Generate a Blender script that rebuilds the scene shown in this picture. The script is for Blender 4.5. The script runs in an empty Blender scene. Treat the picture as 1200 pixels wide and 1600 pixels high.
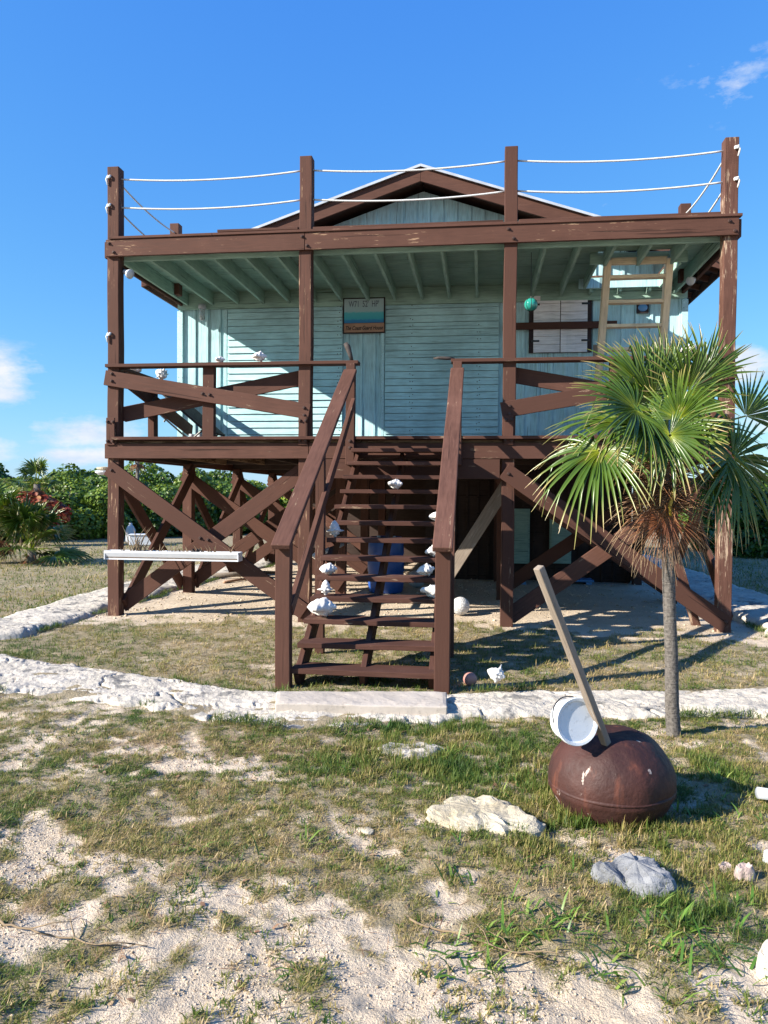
import bpy, bmesh, math, random
import numpy as np
from mathutils import Vector, Matrix, Euler
random.seed(7); rng = np.random.default_rng(7)
PI = math.pi; R = math.radians
C = bpy.context.scene.collection
SC = bpy.context.scene

# ------------------------------------------------------------------ camera
EYE = Vector((0, 0, 1.54)); F = 1200.0; PITCH = 1.24; ROLL = 0.4
cam_d = bpy.data.cameras.new('camera'); cam = bpy.data.objects.new('camera', cam_d); C.objects.link(cam)
cam_d.sensor_fit = 'VERTICAL'; cam_d.sensor_height = 24; cam_d.lens = 18.0
cam_d.clip_start = .05; cam_d.clip_end = 6000
CM = Matrix.Translation(EYE) @ Matrix.Rotation(R(90 - PITCH), 4, 'X') @ Matrix.Rotation(R(ROLL), 4, 'Z')
cam.matrix_world = CM; SC.camera = cam
CR = CM.to_3x3()
def ray(px, py): return (CR @ Vector(((px - 600) / F, (800 - py) / F, -1)))
def G(px, py, z=0.0):                       # a point of the photograph on the level z
    d = ray(px, py); t = (z - EYE.z) / d.z
    return EYE + d * t
def PY(px, py, y):                          # a point of the photograph at world distance y
    d = ray(px, py); return EYE + d * (y / d.y)

# house frame: u along the front, v into depth, z up
HO = Vector((-3.38, 9.68, 0)); HA = R(-7.2)
HM = Matrix.Translation(HO) @ Matrix.Rotation(HA, 4, 'Z'); HI = HM.inverted()
def H2W(u, v, z): return HM @ Vector((u, v, z))
def on_v(px, py, v):                        # house point seen at a pixel on the plane v
    o = HI @ EYE; d = HI.to_3x3() @ ray(px, py); t = (v - o.y) / d.y
    return o + d * t

# ------------------------------------------------------------------ object helpers
def tag(o, label=None, cat=None, group=None, kind=None):
    if label: o['label'] = label
    if cat: o['category'] = cat
    if group: o['group'] = group
    if kind: o['kind'] = kind
    return o
def empty(name, loc=(0, 0, 0), rz=0):
    o = bpy.data.objects.new(name, None); C.objects.link(o); o.location = loc; o.rotation_euler = (0, 0, rz)
    o.empty_display_size = .1
    return o
class MB:
    def __init__(s): s.v = []; s.f = []
    def add(s, vs, fs, M=None):
        n = len(s.v)
        s.v += [tuple(M @ Vector(p)) if M else tuple(p) for p in vs]
        s.f += [tuple(i + n for i in f) for f in fs]
        return s
    def box(s, x0, x1, y0, y1, z0, z1, M=None):
        return s.add([(x0,y0,z0),(x1,y0,z0),(x1,y1,z0),(x0,y1,z0),(x0,y0,z1),(x1,y0,z1),(x1,y1,z1),(x0,y1,z1)],
                     [(0,3,2,1),(4,5,6,7),(0,1,5,4),(1,2,6,5),(2,3,7,6),(3,0,4,7)], M)
    def prism(s, pts, v0, v1, M=None):      # pts (u,z) polygon extruded along v; counter-clockwise seen from -v
        n = len(pts)
        return s.add([(p[0], v0, p[1]) for p in pts] + [(p[0], v1, p[1]) for p in pts],
                     [tuple(range(n)), tuple(range(2*n-1, n-1, -1))] +
                     [(i, i+n, (i+1) % n + n, (i+1) % n) for i in range(n)], M)
    def tube(s, pts, r, n=8, cap=True):
        pts = [Vector(p) for p in pts]; rs = r if isinstance(r, (list, tuple)) else [r]*len(pts)
        b = len(s.v); up = Vector((0, 0, 1)); X = None
        for i, p in enumerate(pts):
            t = (pts[min(i+1, len(pts)-1)] - pts[max(i-1, 0)]).normalized()
            if X is None:
                X = t.cross(up) if abs(t.z) < .95 else t.cross(Vector((1, 0, 0)))
            X = (X - t * X.dot(t)).normalized(); Y = t.cross(X)
            for k in range(n):
                a = 2*PI*k/n; s.v.append(tuple(p + (X*math.cos(a) + Y*math.sin(a))*rs[i]))
        for i in range(len(pts)-1):
            for k in range(n):
                s.f.append((b+i*n+k, b+i*n+(k+1) % n, b+(i+1)*n+(k+1) % n, b+(i+1)*n+k))
        if cap:
            s.f.append(tuple(b+k for k in range(n))[::-1]); e = b+(len(pts)-1)*n; s.f.append(tuple(e+k for k in range(n)))
        return s
    def lathe(s, prof, n=32, M=None):       # prof (r,z)
        b = []; f = []
        for r_, z_ in prof:
            for k in range(n): a = 2*PI*k/n; b.append((r_*math.cos(a), r_*math.sin(a), z_))
        for i in range(len(prof)-1):
            for k in range(n): f.append((i*n+k, i*n+(k+1) % n, (i+1)*n+(k+1) % n, (i+1)*n+k))
        return s.add(b, f, M)
    def build(s, name, mat, parent=None, bevel=0, smooth=False, loc=None):
        me = bpy.data.meshes.new(name); me.from_pydata(s.v, [], s.f); me.update()
        bm = bmesh.new(); bm.from_mesh(me); bmesh.ops.recalc_face_normals(bm, faces=bm.faces)
        if smooth:
            for fc in bm.faces: fc.smooth = True
        bm.to_mesh(me); bm.free()
        if mat: me.materials.append(mat)
        o = bpy.data.objects.new(name, me); C.objects.link(o)
        if parent: o.parent = parent
        if loc is not None: o.location = loc
        if bevel:
            m = o.modifiers.new('bevel', 'BEVEL'); m.width = bevel; m.segments = 2; m.limit_method = 'ANGLE'; m.angle_limit = R(40)
        return o
MATS = {}
def timber(name, p0, p1, w, h, mat, parent, up=(0, 0, 1), bevel=.004, cut=0):
    """a plank from p0 to p1; its own x runs along the grain; w across, h along 'up'. A slightly uneven bar."""
    p0 = Vector(p0); p1 = Vector(p1); X = (p1-p0).normalized(); U = Vector(up)
    if abs(X.dot(U)) > .99: U = Vector((0, 1, 0))
    Y = U.cross(X).normalized(); Z = X.cross(Y)
    L = (p1-p0).length; n = max(2, int(L/.35)); vs = []; fs = []
    ph = random.random()*9; am = min(w, h)*.022
    for i in range(n+1):
        x = -L/2 + L*i/n; dy = am*math.sin(i*1.3+ph); dz = am*math.cos(i*1.7+ph*2)
        c = cut if i == 0 else (-cut if i == n else 0)
        vs += [(x-c, -w/2+dy, -h/2+dz), (x-c, w/2+dy, -h/2+dz), (x+c, w/2+dy, h/2+dz), (x+c, -w/2+dy, h/2+dz)]
    for i in range(n):
        for k in range(4): fs.append((i*4+k, i*4+(k+1) % 4, i*4+4+(k+1) % 4, i*4+4+k))
    fs += [(3, 2, 1, 0), (n*4, n*4+1, n*4+2, n*4+3)]
    m = MB(); m.add(vs, fs); o = m.build(name, mat, parent, bevel)
    M = Matrix((X, Y, Z)).transposed().to_4x4(); M.translation = (p0+p1)/2
    o.matrix_local = M; MATS[o.name] = M.copy()
    return o

# ------------------------------------------------------------------ noise
def _h(ix, iy, s):
    n = (ix.astype(np.int64)*374761393 + iy.astype(np.int64)*668265263 + s*974634777) & 0xffffffff
    n = ((n ^ (n >> 13))*1274126177) & 0xffffffff
    return ((n ^ (n >> 16)) & 0xffff)/65535.0
def vn(x, y, s=0):
    x = np.asarray(x, float); y = np.asarray(y, float)
    ix = np.floor(x); iy = np.floor(y); fx = x-ix; fy = y-iy; fx = fx*fx*(3-2*fx); fy = fy*fy*(3-2*fy)
    a = _h(ix, iy, s); b = _h(ix+1, iy, s); c = _h(ix, iy+1, s); d = _h(ix+1, iy+1, s)
    return (a*(1-fx)+b*fx)*(1-fy)+(c*(1-fx)+d*fx)*fy
def fbm(x, y, s=0, o=4):
    t = 0; a = .5; n = 0
    for k in range(o): t = t+a*vn(x*2**k+17*k, y*2**k-11*k, s+k); n += a; a *= .5
    return t/n

# ------------------------------------------------------------------ materials
def mat(name):
    m = bpy.data.materials.new(name); m.use_nodes = True
    nt = m.node_tree; return m, nt, nt.nodes['Principled BSDF']
def N(nt, t, **kw):
    n = nt.nodes.new(t)
    for k, v in kw.items():
        if k.startswith('i_'):
            key = k[2:]; key = int(key) if key.isdigit() else key
            n.inputs[key].default_value = v
        else: setattr(n, k, v)
    return n
def mixc(nt, fac, a, b):
    m = nt.nodes.new('ShaderNodeMix'); m.data_type = 'RGBA'
    for i, x in ((0, fac), (6, a), (7, b)):
        if isinstance(x, bpy.types.NodeSocket): nt.links.new(x, m.inputs[i])
        else: m.inputs[i].default_value = x if i == 0 else (*x, 1)
    return m.outputs[2]
def ramp(nt, src, a, b, inv=False):
    n = N(nt, 'ShaderNodeMapRange'); n.inputs[1].default_value = a; n.inputs[2].default_value = b
    if inv: n.inputs[3].default_value = 1; n.inputs[4].default_value = 0
    nt.links.new(src, n.inputs[0]); return n.outputs[0]
def coords(nt, scale=(1, 1, 1), rand=True):
    tc = N(nt, 'ShaderNodeTexCoord'); mp = N(nt, 'ShaderNodeMapping'); mp.inputs['Scale'].default_value = scale
    if rand:
        oi = N(nt, 'ShaderNodeObjectInfo'); mu = N(nt, 'ShaderNodeMath', operation='MULTIPLY'); mu.inputs[1].default_value = 57
        nt.links.new(oi.outputs['Random'], mu.inputs[0])
        ad = N(nt, 'ShaderNodeVectorMath', operation='ADD'); nt.links.new(tc.outputs['Object'], ad.inputs[0]); nt.links.new(mu.outputs[0], ad.inputs[1])
        nt.links.new(ad.outputs[0], mp.inputs[0])
    else: nt.links.new(tc.outputs['Object'], mp.inputs[0])
    return mp.outputs[0]
def noise(nt, vec, sc, det=4, ro=.6):
    n = N(nt, 'ShaderNodeTexNoise'); n.inputs['Scale'].default_value = sc; n.inputs['Detail'].default_value = det; n.inputs['Roughness'].default_value = ro
    nt.links.new(vec, n.inputs['Vector']); return n.outputs['Fac']
def bump(nt, bs, h, st=.3, dist=.01):
    b = N(nt, 'ShaderNodeBump'); b.inputs['Strength'].default_value = st; b.inputs['Distance'].default_value = dist
    nt.links.new(h, b.inputs['Height']); nt.links.new(b.outputs[0], bs.inputs['Normal']); return b
def math2(nt, op, a, b):
    m = N(nt, 'ShaderNodeMath', operation=op)
    for i, x in enumerate((a, b)):
        if isinstance(x, bpy.types.NodeSocket): nt.links.new(x, m.inputs[i])
        else: m.inputs[i].default_value = x
    return m.outputs[0]
def painted(name, col, wear=.62, wood=(.36, .25, .17), rough=.55, grain=1, axis=0, band=.03):
    """paint over timber: grain along the object's x, chips where the paint has gone"""
    m, nt, bs = mat(name)
    if col != BROWN: col = tuple(x*.84 for x in col)
    wood = tuple(x*.78 for x in wood)
    s = [1, 1, 1]; st = [16, 16, 16]; st[axis] = 1.5 if grain else 16
    v = coords(nt, st); v2 = coords(nt, (1, 1, 1))
    st2 = [30, 30, 30]; st2[axis] = 2.5; v3 = coords(nt, st2)
    big = noise(nt, v2, 1.7, 3); fine = noise(nt, v, 2.2, 6, .7); gr = noise(nt, v3, 2.0, 4)
    c1 = tuple(x*.80 for x in col); c2 = tuple(min(1, x*1.22+.006) for x in col)
    base = mixc(nt, ramp(nt, big, .3, .7), c1, c2)
    w = math2(nt, 'ADD', math2(nt, 'MULTIPLY', fine, .68), math2(nt, 'MULTIPLY', big, .32))
    msk = ramp(nt, w, wear, wear+band)
    wd = mixc(nt, ramp(nt, gr, .3, .7), tuple(x*.6 for x in wood), tuple(min(1, x*1.25) for x in wood))
    if col[2] > .5 or name.startswith('pale_aqua'):
        sr = [7, 7, 7]; sr[2] = .5
        base = mixc(nt, math2(nt, 'MULTIPLY', ramp(nt, noise(nt, coords(nt, sr, rand=False), 1.0, 5), .56, .74), .22), base, (.22, .33, .31))
    dust = mixc(nt, math2(nt, 'MULTIPLY', ramp(nt, gr, .45, .75), .28), base, tuple(min(1, x*1.6+.02) for x in col)) if False else base
    base = mixc(nt, math2(nt, 'MULTIPLY', ramp(nt, gr, .48, .72), .45), base, tuple(min(1, x*1.5+.012) for x in col)); base = mixc(nt, math2(nt, 'MULTIPLY', ramp(nt, gr, .46, .30), .45), base, tuple(x*.5 for x in col))
    oi2 = N(nt, 'ShaderNodeObjectInfo'); base = mixc(nt, oi2.outputs['Random'], base, tuple(x*.72 for x in col)) if col == BROWN else base
    c = mixc(nt, msk, base, wd)
    st4 = [34, 34, 34]; st4[axis] = .8; ck = ramp(nt, noise(nt, coords(nt, st4), 1.0, 3, .5), .66, .70)
    if grain: c = mixc(nt, math2(nt, 'MULTIPLY', ck, .75), c, tuple(x*.22 for x in col))
    nt.links.new(c, bs.inputs['Base Color'])
    nt.links.new(ramp(nt, math2(nt, 'MAXIMUM', msk, math2(nt, 'MULTIPLY', big, .6)), 0, 1), bs.inputs['Roughness'])
    rr = N(nt, 'ShaderNodeMapRange'); nt.links.new(math2(nt, 'MAXIMUM', msk, gr), rr.inputs[0]); rr.inputs[3].default_value = rough+.10; rr.inputs[4].default_value = .98
    nt.links.new(rr.outputs[0], bs.inputs['Roughness']); bs.inputs['Specular IOR Level'].default_value = .22
    hh = math2(nt, 'SUBTRACT', math2(nt, 'SUBTRACT', math2(nt, 'MULTIPLY', gr, .8), math2(nt, 'MULTIPLY', msk, .5)), math2(nt, 'MULTIPLY', ck, 1.0 if grain else 0))
    bump(nt, bs, hh, .5, .004)
    return m
BROWN = (.092, .0405, .0275)
M = {}
M['brown'] = painted('brown_paint', BROWN, .615)
M['brown_worn'] = painted('brown_paint_worn', BROWN, .586, wood=(.42, .27, .17))
M['brown_bare'] = painted('brown_paint_flaking', BROWN, .535, wood=(.50, .36, .25), band=.04)
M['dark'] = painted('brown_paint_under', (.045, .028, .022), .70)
M['tread'] = painted('brown_tread_paint', (.078, .0315, .021), .60)
M['green'] = painted('seafoam_paint', (.31, .47, .39), .74, wood=(.35, .33, .28))
M['wall'] = painted('pale_aqua_paint', (.46, .70, .73), .78, axis=2, wood=(.45, .5, .46))
M['shutter'] = painted('pale_aqua_shutter_paint', (.45, .695, .72), .76, wood=(.45, .5, .46))
M['whitepaint'] = painted('white_shutter_paint', (.80, .80, .82), .62, wood=(.35, .30, .26))
M['blackframe'] = painted('dark_frame_paint', (.035, .024, .026), .7)
M['rawwood'] = painted('new_pine', (.84, .69, .48), .70, wood=(.42, .27, .15))
M['grey'] = painted('weathered_grey_wood', (.26, .21, .165), .55, wood=(.42, .37, .32))
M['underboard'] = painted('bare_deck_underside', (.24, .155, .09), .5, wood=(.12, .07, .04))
def plain(name, col, rough=.5, metal=0, var=.15, sc=6, bmp=.15, dist=.004, spec=.5):
    col = tuple(x*.84 for x in col)
    m, nt, bs = mat(name); v = coords(nt); n = noise(nt, v, sc, 5)
    nt.links.new(mixc(nt, ramp(nt, n, .3, .7), tuple(x*(1-var) for x in col), tuple(min(1, x*(1+var)) for x in col)), bs.inputs['Base Color'])
    bs.inputs['Roughness'].default_value = rough; bs.inputs['Metallic'].default_value = metal
    bs.inputs['Specular IOR Level'].default_value = spec
    bump(nt, bs, n, bmp, dist); return m
M['roof'] = plain('galvanised_roof', (.62, .64, .66), .35, .3)
M['bolt'] = plain('rusty_bolt', (.075, .04, .032), .6, .4)
M['rope'] = plain('white_rope', (.72, .72, .70), .8, sc=60, bmp=.6)

M['shellgrey'] = plain('weathered_shell', (.46, .46, .46), .7, var=.3, sc=25, bmp=.5, dist=.01)
M['vinyl'] = plain('white_vinyl', (.74, .76, .80), .35, var=.06)
M['blue'] = plain('blue_plastic', (.012, .075, .32), .4)
M['lightblue'] = plain('pale_blue_plastic', (.12, .32, .62), .4)
M['black'] = plain('black_metal', (.02, .02, .022), .45)
M['glassy'] = plain('lamp_glass', (.75, .78, .80), .08, var=.05); M['glassy'].node_tree.nodes['Principled BSDF'].inputs['Transmission Weight'].default_value = .75
M['drift'] = plain('driftwood', (.055, .042, .036), .85, var=.4, sc=30, bmp=.6)
M['pvc'] = plain('grey_pvc', (.45, .48, .52), .4)
M['buoywhite'] = plain('white_net_ball', (.62, .62, .62), .6, var=.4, sc=55, bmp=.8, dist=.02)
M['pink'] = plain('faded_pink_plastic', (.45, .22, .18), .6)
M['dried'] = plain('dried_stalk', (.24, .17, .10), .9, var=.3)

def rockmat(name, c1, c2, sc=3, st=.8, dist=.03, c3=None, thr=.62):
    c1 = tuple(x*.8 for x in c1); c2 = tuple(x*.8 for x in c2); c3 = tuple(x*.8 for x in c3) if c3 else None
    m, nt, bs = mat(name); v = coords(nt, rand=False)
    a = noise(nt, v, sc, 8, .65); b = noise(nt, v, sc*7, 6, .7); g = noise(nt, v, sc*30, 3, .6)
    c = mixc(nt, ramp(nt, a, .35, .65), c1, c2)
    c = mixc(nt, ramp(nt, b, .55, .75), c, tuple(x*.55 for x in c1))
    if c3: c = mixc(nt, ramp(nt, noise(nt, v, sc*1.3, 5), thr, thr+.05), c, c3)
    nt.links.new(c, bs.inputs['Base Color']); bs.inputs['Roughness'].default_value = .92
    bs.inputs['Specular IOR Level'].default_value = .25
    h = math2(nt, 'ADD', math2(nt, 'MULTIPLY', a, 1.0), math2(nt, 'ADD', math2(nt, 'MULTIPLY', b, .35), math2(nt, 'MULTIPLY', g, .10)))
    bump(nt, bs, h, st, dist); return m
M['bucket'] = rockmat('scuffed_white_plastic', (.76, .80, .84), (.88, .91, .94), 5, .1, .004, (.34, .34, .34), .64)
M['shell'] = rockmat('bleached_shell', (.82, .78, .74), (.95, .92, .88), 7, .6, .012, (.55, .42, .36), .63)
M['kerb'] = rockmat('rough_lime_mortar', (.54, .485, .405), (.70, .63, .53), 3.0, 1.0, .035, (.24, .225, .205), .58)
M['slab'] = rockmat('worn_concrete', (.48, .42, .36), (.58, .51, .44), 3, .5, .012)
M['creamrock'] = rockmat('cream_limestone', (.48, .40, .27), (.68, .60, .45), 4, .9, .03)
M['greyrock'] = rockmat('grey_stone', (.18, .185, .195), (.33, .335, .35), 6, .9, .025, (.68, .68, .68), .66)
M['pinkrock'] = rockmat('pink_coral_stone', (.48, .36, .32), (.62, .50, .45), 12, .9, .02)

# ground
def ground_mat():
    m, nt, bs = mat('sandy_ground'); v = coords(nt, rand=False)
    at = N(nt, 'ShaderNodeAttribute'); at.attribute_name = 'turf'
    dr = N(nt, 'ShaderNodeAttribute'); dr.attribute_name = 'dry'
    a = noise(nt, v, 1.3, 6); b = noise(nt, v, 12, 6, .7); g = noise(nt, v, 90, 4, .7)
    sand = mixc(nt, ramp(nt, a, .35, .65), (.50, .405, .295), (.64, .53, .405))
    sand = mixc(nt, ramp(nt, b, .5, .72), sand, (.46, .37, .27))
    sand = mixc(nt, ramp(nt, g, .56, .70), sand, (.28, .21, .145))
    t1 = mixc(nt, ramp(nt, b, .38, .62), (.065, .062, .018), (.20, .155, .07))
    t1 = mixc(nt, ramp(nt, g, .5, .66), t1, (.32, .25, .14))
    t1 = mixc(nt, dr.outputs['Fac'], t1, (.17, .10, .055))
    f = ramp(nt, math2(nt, 'ADD', at.outputs['Fac'], math2(nt, 'MULTIPLY', math2(nt, 'SUBTRACT', b, .5), .9)), .32, .72)
    f = math2(nt, 'MULTIPLY', f, .68)
    nt.links.new(mixc(nt, f, sand, t1), bs.inputs['Base Color'])
    bs.inputs['Roughness'].default_value = .95; bs.inputs['Specular IOR Level'].default_value = .15
    h = math2(nt, 'ADD', math2(nt, 'MULTIPLY', b, 1.2), math2(nt, 'MULTIPLY', g, .55))
    bump(nt, bs, h, .9, .028)
    return m
M['ground'] = ground_mat()
def leafmat(name, stops, rough=.5, trans=.25, attr='tone', spec=.4, bw=None):
    m, nt, bs = mat(name)
    at = N(nt, 'ShaderNodeAttribute'); at.attribute_name = attr
    cr = N(nt, 'ShaderNodeValToRGB'); e = cr.color_ramp.elements
    while len(e) < len(stops): e.new(.5)
    for i, (p, c) in enumerate(stops): e[i].position = p; e[i].color = (*c, 1)
    nt.links.new(at.outputs['Fac'], cr.inputs[0])
    if name == 'seagrape_leaf':
        oi = N(nt, 'ShaderNodeObjectInfo'); vv = N(nt, 'ShaderNodeHueSaturation'); q = N(nt, 'ShaderNodeMapRange'); nt.links.new(oi.outputs['Random'], q.inputs[0]); q.inputs[3].default_value = .475; q.inputs[4].default_value = .515
        q2 = N(nt, 'ShaderNodeMapRange'); nt.links.new(oi.outputs['Random'], q2.inputs[0]); q2.inputs[3].default_value = 1.05; q2.inputs[4].default_value = .50
        nt.links.new(q.outputs[0], vv.inputs['Hue']); nt.links.new(q2.outputs[0], vv.inputs['Value']); nt.links.new(cr.outputs[0], vv.inputs['Color']); cr = vv
    nt.links.new(cr.outputs[0], bs.inputs['Base Color'])
    bs.inputs['Roughness'].default_value = rough; bs.inputs['Specular IOR Level'].default_value = spec
    if trans:
        tr = N(nt, 'ShaderNodeBsdfTranslucent'); nt.links.new(cr.outputs[0], tr.inputs[0])
        mx = N(nt, 'ShaderNodeMixShader'); mx.inputs[0].default_value = trans
        nt.links.new(bs.outputs[0], mx.inputs[1]); nt.links.new(tr.outputs[0], mx.inputs[2])
        nt.links.new(mx.outputs[0], nt.nodes['Material Output'].inputs[0])
    return m
M['grass'] = leafmat('turf_blades', [(0, (.035, .085, .010)), (.35, (.10, .155, .022)), (.60, (.20, .20, .045)), (.82, (.36, .275, .10)), (1, (.48, .36, .19))], .6, .3)
M['straw'] = leafmat('dead_straw', [(0, (.20, .10, .06)), (.5, (.33, .19, .11)), (1, (.46, .33, .20))], .8, .15)
M['strap'] = leafmat('strap_leaf', [(0, (.045, .12, .014)), (.5, (.10, .20, .028)), (.8, (.23, .30, .06)), (1, (.42, .38, .15))], .4, .25)
M['bush'] = leafmat('seagrape_leaf', [(0, (.030, .075, .010)), (.4, (.085, .17, .018)), (.75, (.20, .31, .03)), (1, (.36, .40, .06))], .4, .25)
M['redleaf'] = leafmat('red_leaf', [(0, (.13, .02, .012)), (.6, (.27, .04, .022)), (1, (.45, .20, .08))], .5, .25)
M['palm'] = leafmat('palm_leaf', [(0, (.32, .36, .03)), (.10, (.13, .17, .012)), (.30, (.045, .090, .010)), (.75, (.080, .135, .014)), (.93, (.30, .26, .08)), (1, (.40, .27, .13))], .30, .16, spec=.45)
M['palmdead'] = leafmat('dead_palm_leaf', [(0, (.26, .11, .035)), (.3, (.21, .065, .025)), (.7, (.24, .11, .045)), (1, (.36, .27, .16))], .6, .2)
M['bark'] = plain('bush_bark', (.16, .12, .09), .9, var=.3, sc=20, bmp=.6, dist=.02)
def trunkmat():
    m, nt, bs = mat('palm_trunk'); v = coords(nt, (1, 1, 1), rand=False); vz = coords(nt, (3, 3, 60), rand=False)
    a = noise(nt, v, 50, 4, .7); b = noise(nt, vz, 1.5, 3)
    c = mixc(nt, ramp(nt, a, .35, .65), (.05, .044, .038), (.17, .15, .13))
    c = mixc(nt, ramp(nt, b, .5, .7), c, (.11, .095, .085))
    nt.links.new(c, bs.inputs['Base Color']); bs.inputs['Roughness'].default_value = .95
    bump(nt, bs, math2(nt, 'ADD', a, b), .9, .008); return m
M['trunk'] = trunkmat()
def rustmat():
    m, nt, bs = mat('rusted_iron'); v = coords(nt, rand=False)
    a = noise(nt, v, 4, 6); b = noise(nt, v, 45, 5, .6); vs = coords(nt, (9, 9, 2.2), rand=False); s = noise(nt, vs, 1.6, 5)
    c = mixc(nt, ramp(nt, a, .35, .7), (.030, .010, .008), (.062, .020, .014))
    c = mixc(nt, ramp(nt, s, .55, .72), c, (.11, .035, .02))
    p = noise(nt, coords(nt, (16, 16, 6), rand=False), 1.0, 5)
    c = mixc(nt, ramp(nt, p, .655, .675), c, (.36, .30, .26))
    nt.links.new(c, bs.inputs['Base Color'])
    rr = N(nt, 'ShaderNodeMapRange'); nt.links.new(b, rr.inputs[0]); rr.inputs[3].default_value = .50; rr.inputs[4].default_value = .85; bs.inputs['Specular IOR Level'].default_value = .4
    nt.links.new(rr.outputs[0], bs.inputs['Roughness']); bump(nt, bs, math2(nt, 'ADD', b, a), .55, .008); return m
M['rust'] = rustmat()
def seamat():
    m, nt, bs = mat('painted_seascape'); tc = N(nt, 'ShaderNodeTexCoord'); sp = N(nt, 'ShaderNodeSeparateXYZ')
    nt.links.new(tc.outputs['Object'], sp.inputs[0])
    n = noise(nt, coords(nt, (2, 1, 8), rand=False), 8, 4)
    f = math2(nt, 'ADD', sp.outputs['Z'], math2(nt, 'MULTIPLY', math2(nt, 'SUBTRACT', n, .5), .05))
    cr = N(nt, 'ShaderNodeValToRGB'); e = cr.color_ramp.elements
    for i, (p, c) in enumerate([(0, (.02, .12, .30)), (.30, (.02, .20, .42)), (.36, (.04, .36, .44)), (.60, (.08, .42, .46)), (.66, (.30, .46, .48)), (1, (.34, .46, .46))]):
        if i > 1: e.new(p)
        e[i].position = p; e[i].color = (*c, 1)
    nt.links.new(ramp(nt, f, -.19, .19), cr.inputs[0]); nt.links.new(cr.outputs[0], bs.inputs['Base Color']); bs.inputs['Roughness'].default_value = .7
    return m
M['sea'] = seamat()
M['signwood'] = plain('sign_wood', (.42, .24, .15), .7)
M['ink'] = plain('dark_lettering', (.02, .015, .015), .7)
M['inkgrey'] = plain('faded_lettering', (.10, .13, .16), .7)
def glass_green():
    m, nt, bs = mat('green_glass_float'); bs.inputs['Base Color'].default_value = (.02, .25, .20, 1); bs.inputs['Roughness'].default_value = .08
    bs.inputs['Coat Weight'].default_value = .5
    v = coords(nt); n = noise(nt, v, 9, 3); nt.links.new(mixc(nt, ramp(nt, n, .4, .6), (.015, .20, .17), (.03, .33, .25)), bs.inputs['Base Color']); return m
M['float'] = glass_green()

# ------------------------------------------------------------------ sun direction
SAZ = R(22 ); SEL = R(28)     # shadows run to the right and a little back
sd = Vector((math.cos(SAZ)*math.cos(SEL), math.sin(SAZ)*math.cos(SEL), -math.sin(SEL)))
sl = bpy.data.lights.new('sun', 'SUN'); sl.energy = 5.0; sl.angle = R(.5); sl.color = (1, .93, .83)
so = bpy.data.objects.new('sun', sl); C.objects.link(so); so.rotation_euler = sd.to_track_quat('-Z', 'Y').to_euler(); so.location = (-20, -10, 20)
W = bpy.data.worlds.new('World'); SC.world = W; W.use_nodes = True; wn = W.node_tree
bg = wn.nodes['Background']
sky = N(wn, 'ShaderNodeTexSky'); sky.sky_type = 'NISHITA'; sky.sun_disc = False; sky.sun_elevation = SEL
sky.sun_rotation = math.atan2(-sd.x, -sd.y); sky.air_density = 1.0; sky.dust_density = .25; sky.ozone_density = 2.2; sky.altitude = 0
EXPO = 1.25; KE = .1*2**.8; KO = 2**(.8-EXPO)
sc_ = N(wn, 'ShaderNodeSeparateColor'); wn.links.new(sky.outputs[0], sc_.inputs[0]); cc_ = N(wn, 'ShaderNodeCombineColor')
for i_, (a_, p_) in enumerate(((.55, 1.06), (.80, .73), (1.06, .24))):
    wn.links.new(math2(wn, 'MULTIPLY', math2(wn, 'POWER', math2(wn, 'MULTIPLY', sc_.outputs[i_], KE), p_), a_*KO/KE), cc_.inputs[i_])
tc = N(wn, 'ShaderNodeTexCoord'); sp = N(wn, 'ShaderNodeSeparateXYZ'); wn.links.new(tc.outputs['Generated'], sp.inputs[0])
az = math2(wn, 'ARCTAN2', sp.outputs['X'], sp.outputs['Y']); el = N(wn, 'ShaderNodeMath', operation='ARCSINE'); wn.links.new(sp.outputs['Z'], el.inputs[0]); el = el.outputs[0]
cv = N(wn, 'ShaderNodeCombineXYZ'); wn.links.new(az, cv.inputs[0]); wn.links.new(math2(wn, 'MULTIPLY', el, 2.2), cv.inputs[1])
cn = noise(wn, cv.outputs[0], 9, 8, .62)
def cloud(px, py, rx, ry, amp):
    d = ray(px, py); a0 = math.atan2(d.x, d.y); e0 = math.asin(d.normalized().z)
    qa = math2(wn, 'DIVIDE', math2(wn, 'SUBTRACT', az, a0), rx/F); qe = math2(wn, 'DIVIDE', math2(wn, 'SUBTRACT', el, e0), ry/F)
    r2 = math2(wn, 'ADD', math2(wn, 'MULTIPLY', qa, qa), math2(wn, 'MULTIPLY', qe, qe))
    return math2(wn, 'MULTIPLY', math2(wn, 'EXPONENT', math2(wn, 'MULTIPLY', r2, -1.0), 0), amp)
tot = None
for c in [(5, 590, 70, 46, 1.0), (110, 675, 110, 34, 1.0), (-60, 690, 90, 34, 1.0), (140, 712, 80, 16, 1.2), (1165, 575, 60, 36, 1.3), (1190, 640, 60, 40, .8),
          (1150, 130, 100, 55, .62), (940, 330, 60, 22, .36), (330, 722, 120, 18, .7), (-500, 640, 300, 70, .9), (1700, 620, 350, 80, .9), (2600, 600, 500, 90, .8), (-1500, 600, 500, 90, .8)]:
    k = cloud(*c); tot = k if tot is None else math2(wn, 'MAXIMUM', tot, k)
cm = ramp(wn, math2(wn, 'ADD', math2(wn, 'MULTIPLY', tot, .62), math2(wn, 'MULTIPLY', math2(wn, 'SUBTRACT', cn, .5), 1.9)), .30, .72)
cm = math2(wn, 'MULTIPLY', cm, math2(wn, 'MINIMUM', math2(wn, 'MULTIPLY', tot, 1.6), .95))
ccol = mixc(wn, ramp(wn, noise(wn, cv.outputs[0], 14, 5), .35, .65), (2.9, 3.4, 4.2), (4.2, 4.2, 4.25))
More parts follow.
